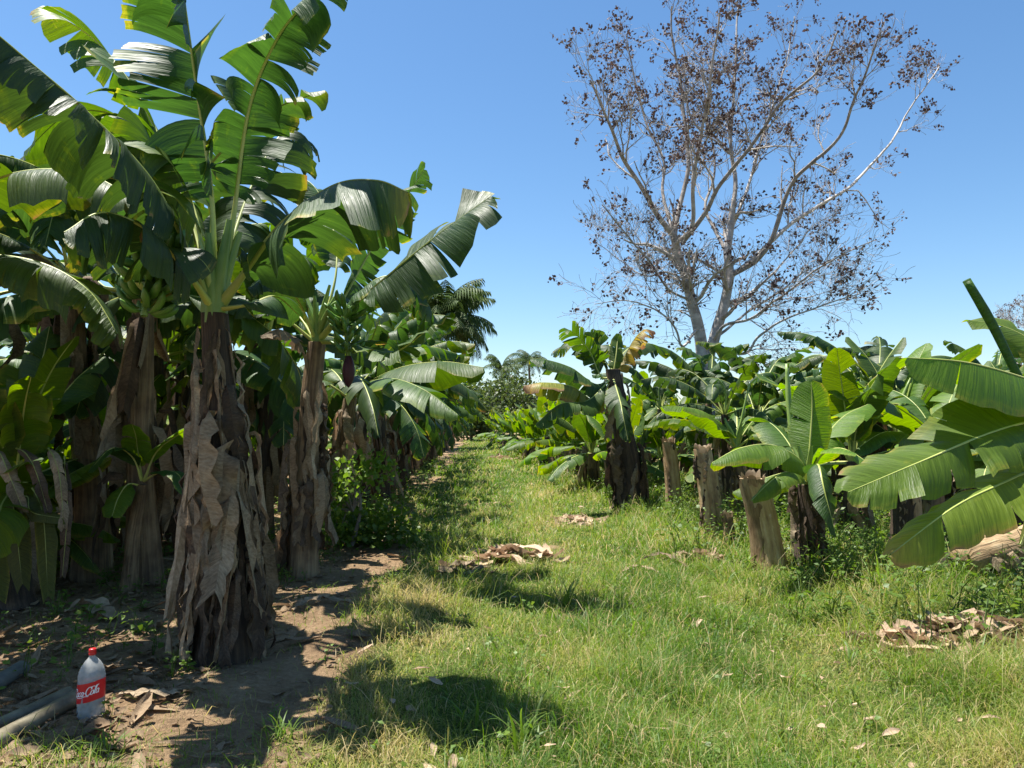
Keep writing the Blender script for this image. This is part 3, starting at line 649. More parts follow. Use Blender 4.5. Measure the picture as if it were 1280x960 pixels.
# ---- right row heroes
R1 = Plant(G(790, 636), 'leaning banana plant with thick dark shaggy stem and a withered brown top leaf')
Z1 = R1.b[1]
R1.trunk([R1.b, P(786, 580, Z1), P(775, 520, Z1), P(766, 462, Z1)], 0.25, 0.13, 'trunk_dark')
R1.skirt(26, 0.5, 1.25, (0.4, 0.9), (0.10, 0.2), ('dry_dark', 'dry_dark', 'dry'), (0.03, 0.16), seed=3)
R1.skirt(6, 1.8, 2.6, (0.3, 0.7), (0.08, 0.14), ('straw', 'dry'), (0.02, 0.1), seed=5)
c = P(766, 470, Z1)
R1.leaf([c, P(745, 480, Z1 - .2), P(715, 460, Z1 - .4), P(685, 450, Z1 - .6), P(664, 448, Z1 - .7)], 0.38, 'leaf_dark', fold=-0.3, droop=0.9, tears=4, gap=0.06, blade0=0.12)
R1.leaf([c, P(745, 500, Z1 - .3), P(715, 483, Z1 - .6), P(680, 478, Z1 - .9), P(655, 482, Z1 - 1.0)], 0.36, 'leaf_dark', fold=-0.4, droop=1.2, tears=5, gap=0.12, blade0=0.2, dry=0.35, tipdry=0.4, label='leaf turning brown along its hanging edge')
R1.leaf([c, P(752, 470, Z1), P(738, 440, Z1 + .1), P(722, 420, Z1 + .1), P(706, 410, Z1)], 0.40, 'leaf', hint=(0.5, 0.4, 0.6), fold=0.1, droop=0.8, tears=7, gap=0.12, blade0=0.2)
R1.leaf([c, P(755, 455, Z1 + .3), P(745, 430, Z1 + .5), P(738, 415, Z1 + .5)], 0.32, 'leaf_dark', hint=(0.4, 0.5, 0.6), fold=0.1, droop=0.7, tears=5, gap=0.1, blade0=0.2)
R1.leaf([c, P(770, 445, Z1), P(772, 425, Z1 + .1), P(775, 418, Z1 + .1)], 0.16, 'leaf', hint=(0, 0.8, 0.3), fold=0.2, droop=0.4, tears=3, gap=0.1, blade0=0.1)
R1.leaf([c, P(778, 450, Z1 + .1), P(792, 425, Z1 + .1), P(805, 412, Z1), P(818, 414, Z1)], 0.30, 'leaf', fold=-0.4, droop=1.5, tears=9, gap=0.25, blade0=0.1, dry=0.5, tipdry=0.5, crumple=0.1, label='withered brown leaf standing at the top of the plant')
R1.leaf([c, P(735, 500, Z1 - .5), P(700, 505, Z1 - .9), P(670, 530, Z1 - 1.1)], 0.34, 'leaf', fold=-0.2, droop=1.0, tears=5, gap=0.1, blade0=0.2)
R1.leaf([c, P(775, 500, Z1 - .9), P(778, 515, Z1 - 1.3), P(785, 550, Z1 - 1.5)], 0.30, 'leaf_dark', fold=-0.2, droop=0.9, tears=4, gap=0.1, blade0=0.2)
for k, az in enumerate((0.9, 1.5, 2.3)): R1.crown_leaf(az, 0.8, 1.8, 0.34, 1.4, 'leaf_dark', tears=6, gap=0.14, fold=-0.1, droop=1.0)

def stump(gx_, gy_, tx, ty, r0, r1, label, mat='trunk_red', peel=5):
    s = Plant(G(gx_, gy_), label, 'banana_stump', 'banana stump')
    Zs = s.b[1]; top = P(tx, ty, Zs)
    s.trunk([s.b, (s.b * 0.45 + top * 0.55) + np.array([0.02, 0, 0]), top], r0, r1, mat, rows=30, sides=26, rough=0.10)
    hh = top[2] - s.b[2]
    r = random.Random(int(gx_))
    for i in range(peel):
        z = r.uniform(0.45, 1.0) * hh; p, rd = s.at(z)
        bl, rb = dry_hang(z, r.uniform(3.4, 6.0), min(r.uniform(0.2, 0.55), z - .05), r.uniform(0.04, 0.08), rd, int(gx_) + i, 0.03, 0.25, cx=p[0], cy=p[1])
        bl.obj('peeling_sheath', M[r.choice(('dry', 'straw', 'dry_dark'))], s.root)
    for i in range(5):                                   # overlapping leaf sheaths, each ending at its own height
        ac = i * 1.35 + r.uniform(-.3, .3); sp_ = r.uniform(.7, 1.25); zt = r.uniform(.62, 1.04)
        th = np.linspace(ac - sp_, ac + sp_, 14); ts = np.linspace(0.0, 1.0, 16)
        jag = 1 - .10 * np.abs(np.sin(th * 5 + i)) - .05 * np.abs(np.sin(th * 13 + 2 * i))
        zz = ts[:, None] * zt * jag[None]
        idx = np.clip(zz, 0, 1) * (len(s.sp) - 1); ii = idx.astype(int)
        rad_ = s.rad[ii] * (1.07 + .035 * i + .05 * np.cos((th - ac) / sp_ * 1.5)[None]) + .02 * np.clip(ts[:, None] - .8, 0, 1) * 2 * r.uniform(.2, 1)
        cx = np.stack([np.interp(idx, np.arange(len(s.sp)), s.sp[:, k]) for k in range(3)], -1)
        g = cx + np.stack([np.cos(th)[None] * rad_, np.sin(th)[None] * rad_, 0 * rad_ + np.clip(zz - 1, 0, 1) * hh], -1)
        mb = MB(); mb.grid(g, np.stack(np.broadcast_arrays(ts[:, None], (th / 6.283)[None], np.zeros((1, 1))), -1), (0, r.random(), 0))
        mb.obj('sheath', M[mat if r.random() < .6 else r.choice(('trunk', 'trunk_dark', 'trunk_red'))], s.root)
    # ragged fibres round the cut top
    mb = MB(); tp = s.sp[-1]; rd = s.rad[-1]
    for i in range(11):
        a = i * 0.571 + r.uniform(-.2, .2); d = np.array([cos(a), sin(a), 0]); q = tp + d * rd * r.uniform(0.82, 1.0)
        hgt = r.uniform(0.02, 0.10); wd_ = r.uniform(0.03, 0.06); sv_ = np.array([-sin(a), cos(a), 0])
        g = np.stack([np.stack([q - sv_ * wd_ - Z3 * .04, q + sv_ * wd_ - Z3 * .04]), np.stack([q - sv_ * wd_ * .8 + Z3 * hgt * .6 + d * .01, q + sv_ * wd_ * .7 + Z3 * hgt * .5 + d * .012]),
                      np.stack([q - sv_ * wd_ * .3 + Z3 * hgt + d * .03, q + sv_ * wd_ * .1 + Z3 * hgt * .9 + d * .03])])
        mb.grid(g, None, (0, r.random(), 0))
    mb.obj('torn_top', M['dry'], s.root)
    return s
stump(843, 642, 835, 552, 0.115, 0.10, 'reddish cut banana stump just right of the dark leaning plant', peel=5)
stump(892, 680, 878, 562, 0.115, 0.105, 'cut banana stump with a pale sheath flap peeling to the left', peel=8)
stump(908, 690, 909, 648, 0.05, 0.045, 'short thin dead stem at the foot of the cut stumps', peel=2)
stump(962, 713, 940, 598, 0.135, 0.12, 'thick leaning tan banana stump with clean ribbed sides, largest of the cut stumps', peel=3)
stump(1131, 702, 1130, 590, 0.15, 0.11, 'dark brown banana stem standing under the big leaves at right', 'trunk_dark', 6)

R2 = Plant(G(1012, 716), 'small banana plant with dark shaggy stem just right of the thick tan stump')
Z2 = R2.b[1]
R2.trunk([R2.b, P(1014, 660, Z2), P(1010, 606, Z2)], 0.15, 0.10, 'trunk_dark')
R2.skirt(14, 0.5, 0.95, (0.3, 0.7), (0.06, 0.12), ('dry_dark', 'dry', 'dry_dark'), (0.02, 0.12), seed=2)
R2.neck(5, 0.4, 0.05, 0.2)
c = P(1010, 604, Z2)
R2.leaf([c, P(1000, 575, Z2 - .2), P(965, 556, Z2 - .5), P(925, 560, Z2 - .8), P(890, 578, Z2 - 1.0)], 0.29, 'leaf_fresh', fold=-0.2, droop=0.8, tears=3, gap=0.03, blade0=0.12)
R2.leaf([c, P(1012, 560, Z2), P(1015, 510, Z2 + .05), P(1014, 478, Z2 + .05)], 0.26, 'leaf_fresh', hint=(0.1, 0.9, 0.2), fold=0.15, foldR=0.5, droop=0.6, tears=2, gap=0.05, blade0=0.2)
R2.leaf([c, P(1025, 570, Z2 - .2), P(1050, 560, Z2 - .4), P(1080, 575, Z2 - .6), P(1100, 600, Z2 - .6)], 0.22, 'leaf_fresh', fold=0.0, droop=0.9, tears=3, gap=0.05, blade0=0.2)
R2.leaf([c, P(1022, 580, Z2 - .5), P(1030, 610, Z2 - .8), P(1045, 670, Z2 - .9)], 0.16, 'leaf_dark', fold=-0.3, droop=0.7, tears=3, gap=0.05, blade0=0.2)
R2.leaf([c, P(1030, 550, Z2 + .2), P(1055, 520, Z2 + .5), P(1085, 505, Z2 + .7)], 0.28, 'leaf_fresh', fold=0.0, droop=0.7, tears=3, gap=0.05, blade0=0.2)
R2.leaf([c, P(990, 560, Z2 + .3), P(965, 530, Z2 + .6), P(935, 520, Z2 + .8)], 0.28, 'leaf', fold=0.0, droop=0.7, tears=3, gap=0.05, blade0=0.2)
R2.leaf([c, P(985, 590, Z2 - .5), P(965, 600, Z2 - .8), P(940, 625, Z2 - .9)], 0.2, 'leaf_fresh', fold=-0.2, droop=0.7, tears=3, gap=0.05, blade0=0.2)
c = c - R2.b; PB = lambda *a: P(*a) - R2.b
mb = MB(); tube(mb, spline([c, PB(990, 540, Z2 + .2), PB(983, 455, Z2 + .3)], 14), np.interp(np.linspace(0, 1, 14), [0, .3, .8, 1], [.025, .03, .028, .012]), 8, 0, (0, .6, 0), cap=True)
mb.obj('rolled_leaf', M['petiole'], R2.root)

R3 = Plant(G(930, 655), 'banana plant behind the cut stumps with a bright curved leaf reaching left', )
Z3_ = R3.b[1]
R3.trunk([R3.b, P(928, 600, Z3_), P(920, 560, Z3_)], 0.15, 0.09, 'trunk')
R3.skirt(8, 0.5, 1.0, (0.3, 0.6), (0.06, 0.12), seed=3)
R3.neck(5, 0.4, 0.05, 0.2)
c = P(920, 558, Z3_)
R3.leaf([c, P(905, 535, Z3_ - .3), P(880, 515, Z3_ - .6), P(850, 508, Z3_ - .8), P(828, 508, Z3_ - .9)], 0.28, 'leaf_fresh', fold=-0.3, droop=0.7, tears=3, gap=0.03, blade0=0.12)
for k, az in enumerate((0.3, 1.2, 2.0, 2.9, 5.6)): R3.crown_leaf(az, 1.05 - 0.1 * k, 1.5, 0.28, 1.3, ('leaf_fresh', 'leaf')[k % 2], tears=4, gap=0.08, fold=0.0, droop=0.8)
mb = MB(); tube(mb, spline([c - R3.b, P(930, 510, Z3_) - R3.b, P(937, 480, Z3_) - R3.b], 14), np.linspace(.025, .012, 14), 8, 0, (0, .6, 0), cap=True)
mb.obj('rolled_leaf', M['petiole'], R3.root)

R4 = Plant(G(1165, 670), 'banana plant behind the dark stem with a long glossy leaf pointing left')
Z4 = R4.b[1]
R4.trunk([R4.b, P(1168, 600, Z4), P(1172, 555, Z4)], 0.15, 0.09, 'trunk')
R4.skirt(8, 0.5, 1.1, (0.3, 0.6), (0.06, 0.12), seed=3)
R4.neck(5, 0.4, 0.05, 0.2)
c = P(1172, 553, Z4)
R4.leaf([c, P(1150, 528, Z4 - .3), P(1115, 505, Z4 - .6), P(1075, 490, Z4 - .8), P(1038, 488, Z4 - .9)], 0.30, 'leaf_fresh', fold=-0.3, droop=0.6, tears=3, gap=0.03, blade0=0.12)
R4.leaf([c, P(1140, 545, Z4 - .3), P(1105, 540, Z4 - .6), P(1065, 565, Z4 - .8)], 0.26, 'leaf', fold=-0.1, droop=0.7, tears=3, gap=0.05, blade0=0.2)
for k, az in enumerate((0.6, 1.6, 2.4, 3.0)): R4.crown_leaf(az, 1.1 - 0.1 * k, 1.7, 0.30, 1.2, ('leaf_fresh', 'leaf')[k % 2], tears=4, gap=0.08, fold=0.0, droop=0.8)

R5 = Plant(G(1345, 755), 'nearest right-hand banana plant whose huge overlapping leaves enter at the right edge')
Z5 = R5.b[1]
R5.trunk([R5.b, P(1342, 660, Z5), P(1338, 545, Z5)], 0.15, 0.09, 'trunk')
R5.skirt(8, 0.5, 1.0, (0.3, 0.6), (0.08, 0.14), seed=3)
R5.neck(7, 0.45, 0.05, 0.2)
c = P(1338, 540, Z5)
R5.leaf([c, P(1305, 525, Z5 - .2), P(1245, 538, Z5 - .5), P(1150, 577, Z5 - .8), P(1060, 615, Z5 - 1.0)], 0.40, 'leaf_fresh', hint=(-0.1, -0.75, 1), fold=0.0, foldL=-0.05, foldR=0.05, droop=0.45, tears=4, gap=0.03, blade0=0.10, rib=0.02, cols=10, rows=8)
R5.leaf([c, P(1310, 575, Z5 - .4), P(1265, 598, Z5 - .7), P(1195, 632, Z5 - .9), P(1114, 692, Z5 - 1.1)], 0.36, 'leaf_fresh', hint=(-0.1, -0.6, 1), fold=-0.15, droop=0.6, tears=5, gap=0.03, blade0=0.12, rib=0.018, cols=10, rows=8, dry=0.15, tipdry=0.35)
R5.leaf([c, P(1325, 490, Z5 - .1), P(1275, 470, Z5 - .3), P(1205, 452, Z5 - .5), P(1134, 447, Z5 - .6)], 0.40, 'leaf_fresh', hint=(0, -0.5, 1), fold=-0.5, droop=0.8, tears=3, gap=0.02, blade0=0.12, rib=0.018, cols=10, rows=6)
R5.leaf([c, P(1320, 520, Z5 + .2), P(1270, 505, Z5 + .3), P(1215, 515, Z5 + .3), P(1160, 535, Z5 + .2)], 0.36, 'leaf_dark', hint=(0, -.4, 1), fold=-0.3, droop=0.8, tears=3, gap=0.03, blade0=0.12)  # darker green paints in the shade on this leaf's underside
R5.leaf([c, P(1325, 470, Z5 + .2), P(1295, 430, Z5 + .4), P(1255, 408, Z5 + .5), P(1212, 400, Z5 + .5)], 0.33, 'leaf_fresh', hint=(0, -0.5, 1), fold=-0.1, droop=0.7, tears=3, gap=0.02, blade0=0.12)
R5.leaf([c, P(1330, 560, Z5 - .8), P(1315, 590, Z5 - 1.2), P(1275, 680, Z5 - 1.4)], 0.18, 'leaf_old', fold=-0.2, droop=0.7, tears=3, gap=0.05, blade0=0.2)
mb = MB(); tube(mb, spline([q - R5.b for q in (c, P(1290, 500, Z5), P(1240, 405, Z5 + .05), P(1208, 350, Z5 + .05))], 16), np.interp(np.linspace(0, 1, 16), [0, .3, .8, 1], [.025, .032, .040, .034]), 10, 0, (0, .3, 0), cap=True)
mb.obj('rolled_leaf', M['leaf'], R5.root)

# ------------------------------------------------------------------ generic plants, built once per kind and copied
def variant(kind, seed):
    r = random.Random(seed)
    young = kind == 'young'
    h = r.uniform(0.6, 1.05) if young else r.uniform(1.7, 2.3)
    pl = Plant(np.array([0, 0, 0.0]), 'x', 'banana_plant', 'banana plant'); pl.k = seed * 40
    lx = r.uniform(-.15, .15)
    pl.trunk([np.zeros(3), np.array([lx * .4, .03, h * .5]), np.array([lx, 0, h])], 0.125 if not young else 0.12, 0.08, 'trunk' if r.random() < .6 else 'trunk_dark', sides=12, rows=12)
    mb = MB()
    for i in range(18 if not young else 9):
        z = r.uniform(0.35, 1.0) * h; p, rd = pl.at(z)
        bl, rb = dry_hang(z, i * 2.4, min(r.uniform(.4, .9), z - .05), r.uniform(.08, .16), rd, seed * 50 + i, r.uniform(.03, .24), 0.4, cols=4, rows=8, cx=p[0], cy=p[1])
        bl.obj('dry_leaf', M[r.choice(('dry', 'tan', 'dry_dark'))], pl.root)
    n = r.randint(9, 11)
    if young or r.random() < .5:
        mb = MB(); c_ = pl.sp[-1]; tube(mb, spline([c_ - Z3 * .1, c_ + np.array([.02, .02, .5]), c_ + np.array([r.uniform(-.15, .15), r.uniform(-.15, .15), r.uniform(.8, 1.3)])], 10), np.interp(np.linspace(0, 1, 10), [0, .4, .8, 1], [.03, .032, .026, .01]), 7, 0, (0, .6, 0), cap=True)
        mb.obj('rolled_leaf', M['petiole'], pl.root)
    for i in range(n):
        e = r.uniform(-0.15, 0.5) if i < (3 if young else 4) else (r.uniform(0.95, 1.45) if young else r.uniform(0.8, 1.4))
        Ln = r.uniform(1.3, 1.75) if young else r.uniform(1.7, 2.3)
        tn = r.randint(2, 6) if young else r.randint(6, 11)
        mt = r.choice(('leaf_fresh', 'leaf_fresh', 'leaf')) if young else r.choice(('leaf_dark', 'leaf', 'leaf_dark'))
        bl, rb = leaf(arc(pl.sp[-1], i * 2.4 + r.uniform(-.3, .3), e, Ln, r.uniform(0.4, 1.1) if young else r.uniform(1.0, 1.7), r), r.uniform(.24, .31) if young else r.uniform(.28, .36), seed=seed * 60 + i, fold=r.uniform(-.25, .15),
                      droop=0.8 if young else 1.4, tears=tn, gap=.08 if young else .18, blade0=0.18, cols=5, rows=2, tipdry=r.choice((0, 0, .3)), rib=0.017, ribside=5)
        o = bl.obj('leaf', M[mt], pl.root)
        rb.obj('midrib', M['rib'], o)
    return pl.root

def flatten(root, keep_small=True):
    """one joined mesh of a plant, for copies too far away to show their parts"""
    mats = []; mb = MB(); obs = [root] + [x for c_ in root.children for x in [c_] + list(c_.children)]
    bm_v = []
    for o in obs:
        if o.type != 'MESH' or (not keep_small and o.name.startswith('midrib')): continue
        me = o.data; n = len(me.vertices); v = np.empty(n * 3, np.float32); me.vertices.foreach_get('co', v)
        a = np.empty(n * 3, np.float32); me.attributes['luv'].data.foreach_get('vector', a)
        d = np.empty(n * 3, np.float32); me.attributes['dat'].data.foreach_get('vector', d)
        f = np.empty(len(me.loops), np.int32); me.loops.foreach_get('vertex_index', f)
        m_ = me.materials[0]
        if m_ not in mats: mats.append(m_)
        mb.V.append(v.reshape(-1, 3)); mb.A.append(a.reshape(-1, 3)); mb.D.append(d.reshape(-1, 3)); mb.Fc.append(f.reshape(-1, 4) + mb.n); mb.M.append(np.full(len(f) // 4, mats.index(m_))); mb.n += n
    return mb.mesh('banana_plant', mats)

PROTO = {k: [variant(k, s + i) for i in range(m)] for k, s, m in (('young', 60, 5), ('tall', 20, 5))}
FLAT = {k: [flatten(o, False) for o in v] for k, v in PROTO.items()}
used = set()
def place(kind, x, y, label, group, r, s=None, tilt=0.07):
    i = r.randrange(len(PROTO[kind])); s = s or r.uniform(.85, 1.15)
    src = PROTO[kind][i]
    if y > 19:
        o = bpy.data.objects.new('banana_plant', FLAT[kind][i]); C.objects.link(o)
    elif src.name not in used: o = src; used.add(src.name)
    else: o = copy_tree(src)
    o.location = (x, y, gz(x, y)); o.rotation_euler = (r.uniform(-tilt, tilt), r.uniform(-tilt, tilt), r.uniform(0, 6.28)); o.scale = (s, s, s * r.uniform(.92, 1.08))
    tag(o, label, 'banana plant', group); return o

r = random.Random(77)
GL, GR, GLI, GRI = 'banana plants continuing the left row', 'banana plants continuing the right row', 'banana plants in the shade behind the left row', 'banana plants filling the field behind the right row'
LL, LR = 'tall banana plant in the receding left row, beyond the three nearest', 'low bright banana plant in the receding right row, beyond the leaning dark-stemmed one'
LLI, LRI = 'banana plant standing in the dim rows behind the left row of the track', 'banana plant in the field behind the front plants and stumps on the right'
y = 14.6
while y < 62:
    place('tall', -1.75 - 0.047 * y + r.uniform(-.25, .1), y, LL, GL, r, r.uniform(.95, 1.12)); y += r.uniform(1.7, 2.3) * (1 if y < 35 else 1.5)
y = 16.2
while y < 62:
    place('young', 3.35 - 0.083 * y + r.uniform(-.1, .3), y, LR, GR, r, r.uniform(.85, 1.08)); y += r.uniform(1.4, 1.9) * (1 if y < 35 else 1.5)
for (x, y, sc) in ((-2.55, 12.9, 1.05), (-2.75, 16.2, 1.1), (-2.9, 19.0, 1.1)): place('tall', x, y, LL, GL, r, sc)
# interior, left
for row in range(6):
    x0 = -4.1 - 2.15 * row; y = 5.6 + (row % 2) * .9 + row * 1.2
    while y < (34 if row < 4 else 26):
        x = x0 - 0.045 * y + r.uniform(-.5, .5)
        if not (abs(x - D.b[0]) < 1.0 and abs(y - D.b[1]) < 1.0) and x > -0.78 * y - 1.5 and not (x > -4.9 and y < 6.6):
            place('tall' if r.random() < .6 else 'young', x, y, LLI, GLI, r, r.uniform(.88, 1.15))
        y += r.uniform(1.9, 2.6)
for (x, y, sc) in ((-3.5, 7.4, 1.22), (-5.6, 7.6, 1.25), (-4.4, 9.2, 1.3), (-3.3, 10.2, 1.15)):
    place('tall', x, y, 'large banana plant standing just behind the old plant and the big one', 'large banana plants just behind the front left stems', r, sc)
for i in range(26):
    y = r.uniform(6.5, 16); x = -r.uniform(3.0, 3.2 + .62 * y - 1.5)
    if math.hypot(x - D.b[0], y - D.b[1]) > .8 and math.hypot(x - E.b[0], y - E.b[1]) > .8: place('young', x, y, LLI, GLI, r, r.uniform(.55, .95))
for (px, Yp, sc) in ((965, 14.5, .9), (1092, 14, 1.02), (1150, 16, 1.02), (885, 15.5, .86), (838, 17.5, .84), (905, 12.5, .74), (1040, 18, .9), (1255, 17, .98)):
    q = P(px, 480, Yp); place('tall', q[0], Yp, 'taller ragged banana plant rising above the low ones in the right-hand field', 'taller ragged plants in the right field', r, sc)
# interior, right
for row in range(7):
    x0 = 5.2 + 1.9 * row; y = 9.6 + (row % 2) * .8 + (0 if row < 3 else row * 1.1)
    while y < 40:
        x = x0 - 0.083 * y + r.uniform(-.4, .4)
        if x < 0.74 * y + 1.5 and not (abs(x - R3.b[0]) < .8 and abs(y - R3.b[1]) < .9) and not (abs(x - R4.b[0]) < .9 and abs(y - R4.b[1]) < .9) and math.hypot(x - 5.2, y - 20.5) > 1.2:
            k = 'young' if r.random() < .86 else 'tall'
            place(k, x, y, LRI, GRI, r, r.uniform(.9, 1.2) if k == 'young' else r.uniform(.70, .84))
        y += r.uniform(1.6, 2.4)
for k in PROTO:
    for o in PROTO[k]:
        if o.name not in used:
            for c_ in list(o.children):
                for g_ in list(c_.children): bpy.data.objects.remove(g_)
                bpy.data.objects.remove(c_)
            bpy.data.objects.remove(o)

# ------------------------------------------------------------------ the big bare tree with brown seed clusters
def bare_tree(base, YT, limbs, label, seed, twig_len, pods, k=1.0, lab_pods=True):
    """limbs: list of (points as (crop x, crop y, depth offset), r0, r1)"""
    root = empty('bare_tree', base, label, 'tree'); b = np.asarray(base)
    rs = np.random.RandomState(seed); rr = random.Random(seed)
    PS = []
    tw = MB()
    def grow(mb, path, r0, r1, lvl, leng):
        n = len(path); T = unit(np.gradient(path, axis=0))
        cnt = (None, 11, 6, 4)[lvl] if lvl < 4 else 0
        for i in range(cnt):
            t = rr.uniform(0.22 if lvl == 1 else 0.15, 0.98); j = int(t * (n - 1)); p = path[j]; d = T[j]
            q = unit(np.cross(d, rs.normal(size=3))); ang = rr.uniform(0.45, 1.0)
            dd = unit(d * cos(ang) + q * sin(ang) + Z3 * 0.12)
            l = leng * rr.uniform(.5, 1.15) * (1 - 0.35 * t); pts = [p]; cur = p.copy()
            for s_ in range(5):
                dd = unit(dd + rs.normal(size=3) * 0.27 + Z3 * (0.10 if p[2] > 5 else -0.02)); cur = cur + dd * l / 5; pts.append(cur.copy())
            rad0 = (r0 + (r1 - r0) * t) * 0.5; rad0 = min(rad0, (None, .06, .022, .010)[lvl]); rad1 = max(0.005, rad0 * .35)
            pp = np.array(pts); tube(tw, pp, np.linspace(rad0, rad1, 6), 5 if lvl == 1 else (4 if lvl == 2 else 3), 0, (0, rr.random(), 0))
            if lvl < 3: grow(tw, pp, rad0, rad1, lvl + 1, leng * 0.55)
            else:
                PS.append((pp[-1], dd)); PS.append((pp[3], dd))
            if lvl == 2: PS.append((pp[-1], dd))
    for i, (pts, r0, r1) in enumerate(limbs):
        if i > 1 and k == 1.0: r0, r1 = r0 * .54, r1 * .75
        q = np.array([P(680 + x * 0.4791, (y + (max(0, 960 - y) * .075 if k == 1.0 and seed == 8 else 0)) * 0.4791, YT + dz) for x, y, dz in pts]) - b
        path = spline(q, 10 + 5 * len(pts))
        path = path + np.stack([nz(path, 1.3, 4), nz(path, 1.3, 5), 0 * path[:, 0]], -1) * 0.06
        mb = MB(); tube(mb, path, r0 + (r1 - r0) * np.linspace(0, 1, len(path)) ** 0.8, 12 if i < 2 else 8, 0, (0, rr.random(), 0))
        mb.obj('trunk' if i < 2 else 'limb', M['bark'], root)
        st = 0.35 if i < 2 else 0.0
        grow(mb, path[int(len(path) * st):], r0, r1, 1, twig_len)
    tag(tw.obj('twigs', M['bark'], root), kind='stuff')
    pm = MB()
    top = max(p[2] for p, d in PS); nP = 0
    for p, d in PS:
        hgt = p[2] / top
        if rr.random() > (0.30 + 0.62 * np.clip((hgt - 0.42) / 0.5, 0, 1)) * pods: continue
        c0 = p + rs.normal(size=3) * 0.015 - Z3 * 0.03
        for q in range(rr.randint(5, 9)):
            cc = c0 + rs.normal(size=3) * 0.055 * k; a = unit(rs.normal(size=3)); e = unit(np.cross(a, rs.normal(size=3))); w_ = rr.uniform(.02, .045) * k; l_ = rr.uniform(.05, .11) * k
            bnd = np.cross(a, e) * l_ * rr.uniform(-.4, .4)
            g = np.stack([np.stack([cc - e * w_ * .3, cc + e * w_ * .3]), np.stack([cc + a * l_ * .5 - e * w_ + bnd, cc + a * l_ * .5 + e * w_ + bnd]), np.stack([cc + a * l_ - e * w_ * .2, cc + a * l_ + e * w_ * .2])])
            pm.grid(g, None, (0, rr.random(), 0)); nP += 1
    print('twigs', tw.n, 'pods', nP)
    if nP: tag(pm.obj('seed_pods', M['pod'], root), kind='stuff')
    return root
YT = 20.0
bp = P(888, 480, YT); bp[2] = 0
LIMBS = [
    ([(415, 1120, 0), (420, 960, 0), (400, 830, 0), (375, 720, -.1), (350, 640, -.2), (340, 590, -.3)], .22, .10),
    ([(425, 1120, .3), (432, 940, .3), (445, 880, .3), (470, 780, .4), (485, 700, .5), (475, 620, .6), (490, 520, .8)], .20, .09),
    ([(340, 590, -.3), (290, 520, -.6), (240, 430, -1.0), (195, 340, -1.4), (150, 230, -1.8), (120, 150, -2.0)], .15, .03),
    ([(340, 590, -.3), (355, 500, -.1), (375, 400, .1), (370, 290, .3), (355, 150, .5), (340, 30, .7), (335, -60, .8)], .14, .03),
    ([(345, 610, -.3), (380, 570, -.8), (390, 470, -1.2), (405, 350, -1.5), (420, 230, -1.8), (440, 90, -2.0), (455, -40, -2.2)], .12, .03),
    ([(350, 640, -.2), (310, 470, .8), (310, 380, 1.2), (265, 260, 1.8), (230, 130, 2.2), (215, 20, 2.4)], .11, .02),
    ([(360, 610, -.5), (420, 520, -.9), (480, 420, -1.3), (540, 330, -1.7), (620, 220, -2.2), (720, 110, -2.6), (770, 10, -2.8)], .13, .025),
    ([(490, 520, .8), (500, 430, 1.0), (490, 330, 1.3), (495, 200, 1.6), (500, 60, 1.8), (505, -60, 2.0)], .13, .03),
    ([(485, 700, .5), (560, 650, .2), (600, 590, 0), (650, 430, -.4), (760, 330, -.9), (800, 220, -1.3), (850, 100, -1.6), (880, 10, -1.8)], .15, .025),
    ([(490, 700, .5), (560, 640, .8), (640, 560, 1.1), (720, 500, 1.4), (810, 440, 1.7), (890, 340, 2.0), (960, 220, 2.2), (1030, 110, 2.4)], .13, .02),
    ([(475, 640, .6), (440, 560, 1.2), (420, 500, 1.6), (445, 400, 2.1), (430, 260, 2.5), (410, 120, 2.8)], .10, .02),
    ([(490, 560, .8), (540, 440, 1.5), (560, 350, 2.0), (600, 200, 2.5), (640, 60, 2.9), (655, -30, 3.0)], .10, .02),
    ([(385, 770, -.1), (330, 740, -.8), (270, 650, -1.4), (200, 560, -2.0), (150, 500, -2.4)], .07, .015),
    ([(440, 890, .3), (470, 840, -.3), (540, 820, -.8), (620, 760, -1.4), (700, 690, -1.9), (780, 640, -2.3), (860, 600, -2.6)], .085, .015),
    ([(445, 880, .3), (530, 800, .9), (620, 740, 1.4), (680, 690, 1.8), (760, 650, 2.2)], .08, .015),
    ([(430, 900, .2), (520, 920, -.6), (560, 870, -1.0), (640, 820, -1.5), (730, 780, -2.0), (830, 750, -2.4)], .09, .015),
    ([(400, 850, 0), (360, 900, -.7), (345, 850, -1.0), (300, 800, -1.4), (220, 770, -1.8), (130, 780, -2.1)], .075, .012),
    ([(460, 800, .4), (520, 760, .9), (600, 690, 1.3), (660, 620, 1.6), (700, 560, 1.9), (770, 520, 2.1)], .07, .012),
    ([(370, 710, -.1), (320, 690, .7), (260, 700, 1.2), (190, 650, 1.7), (130, 600, 2.0)], .06, .012),
]
bare_tree(bp, YT, LIMBS, 'tall nearly leafless pale grey tree with dark brown seed clusters rising above the field', 8, 2.05, 0.30)

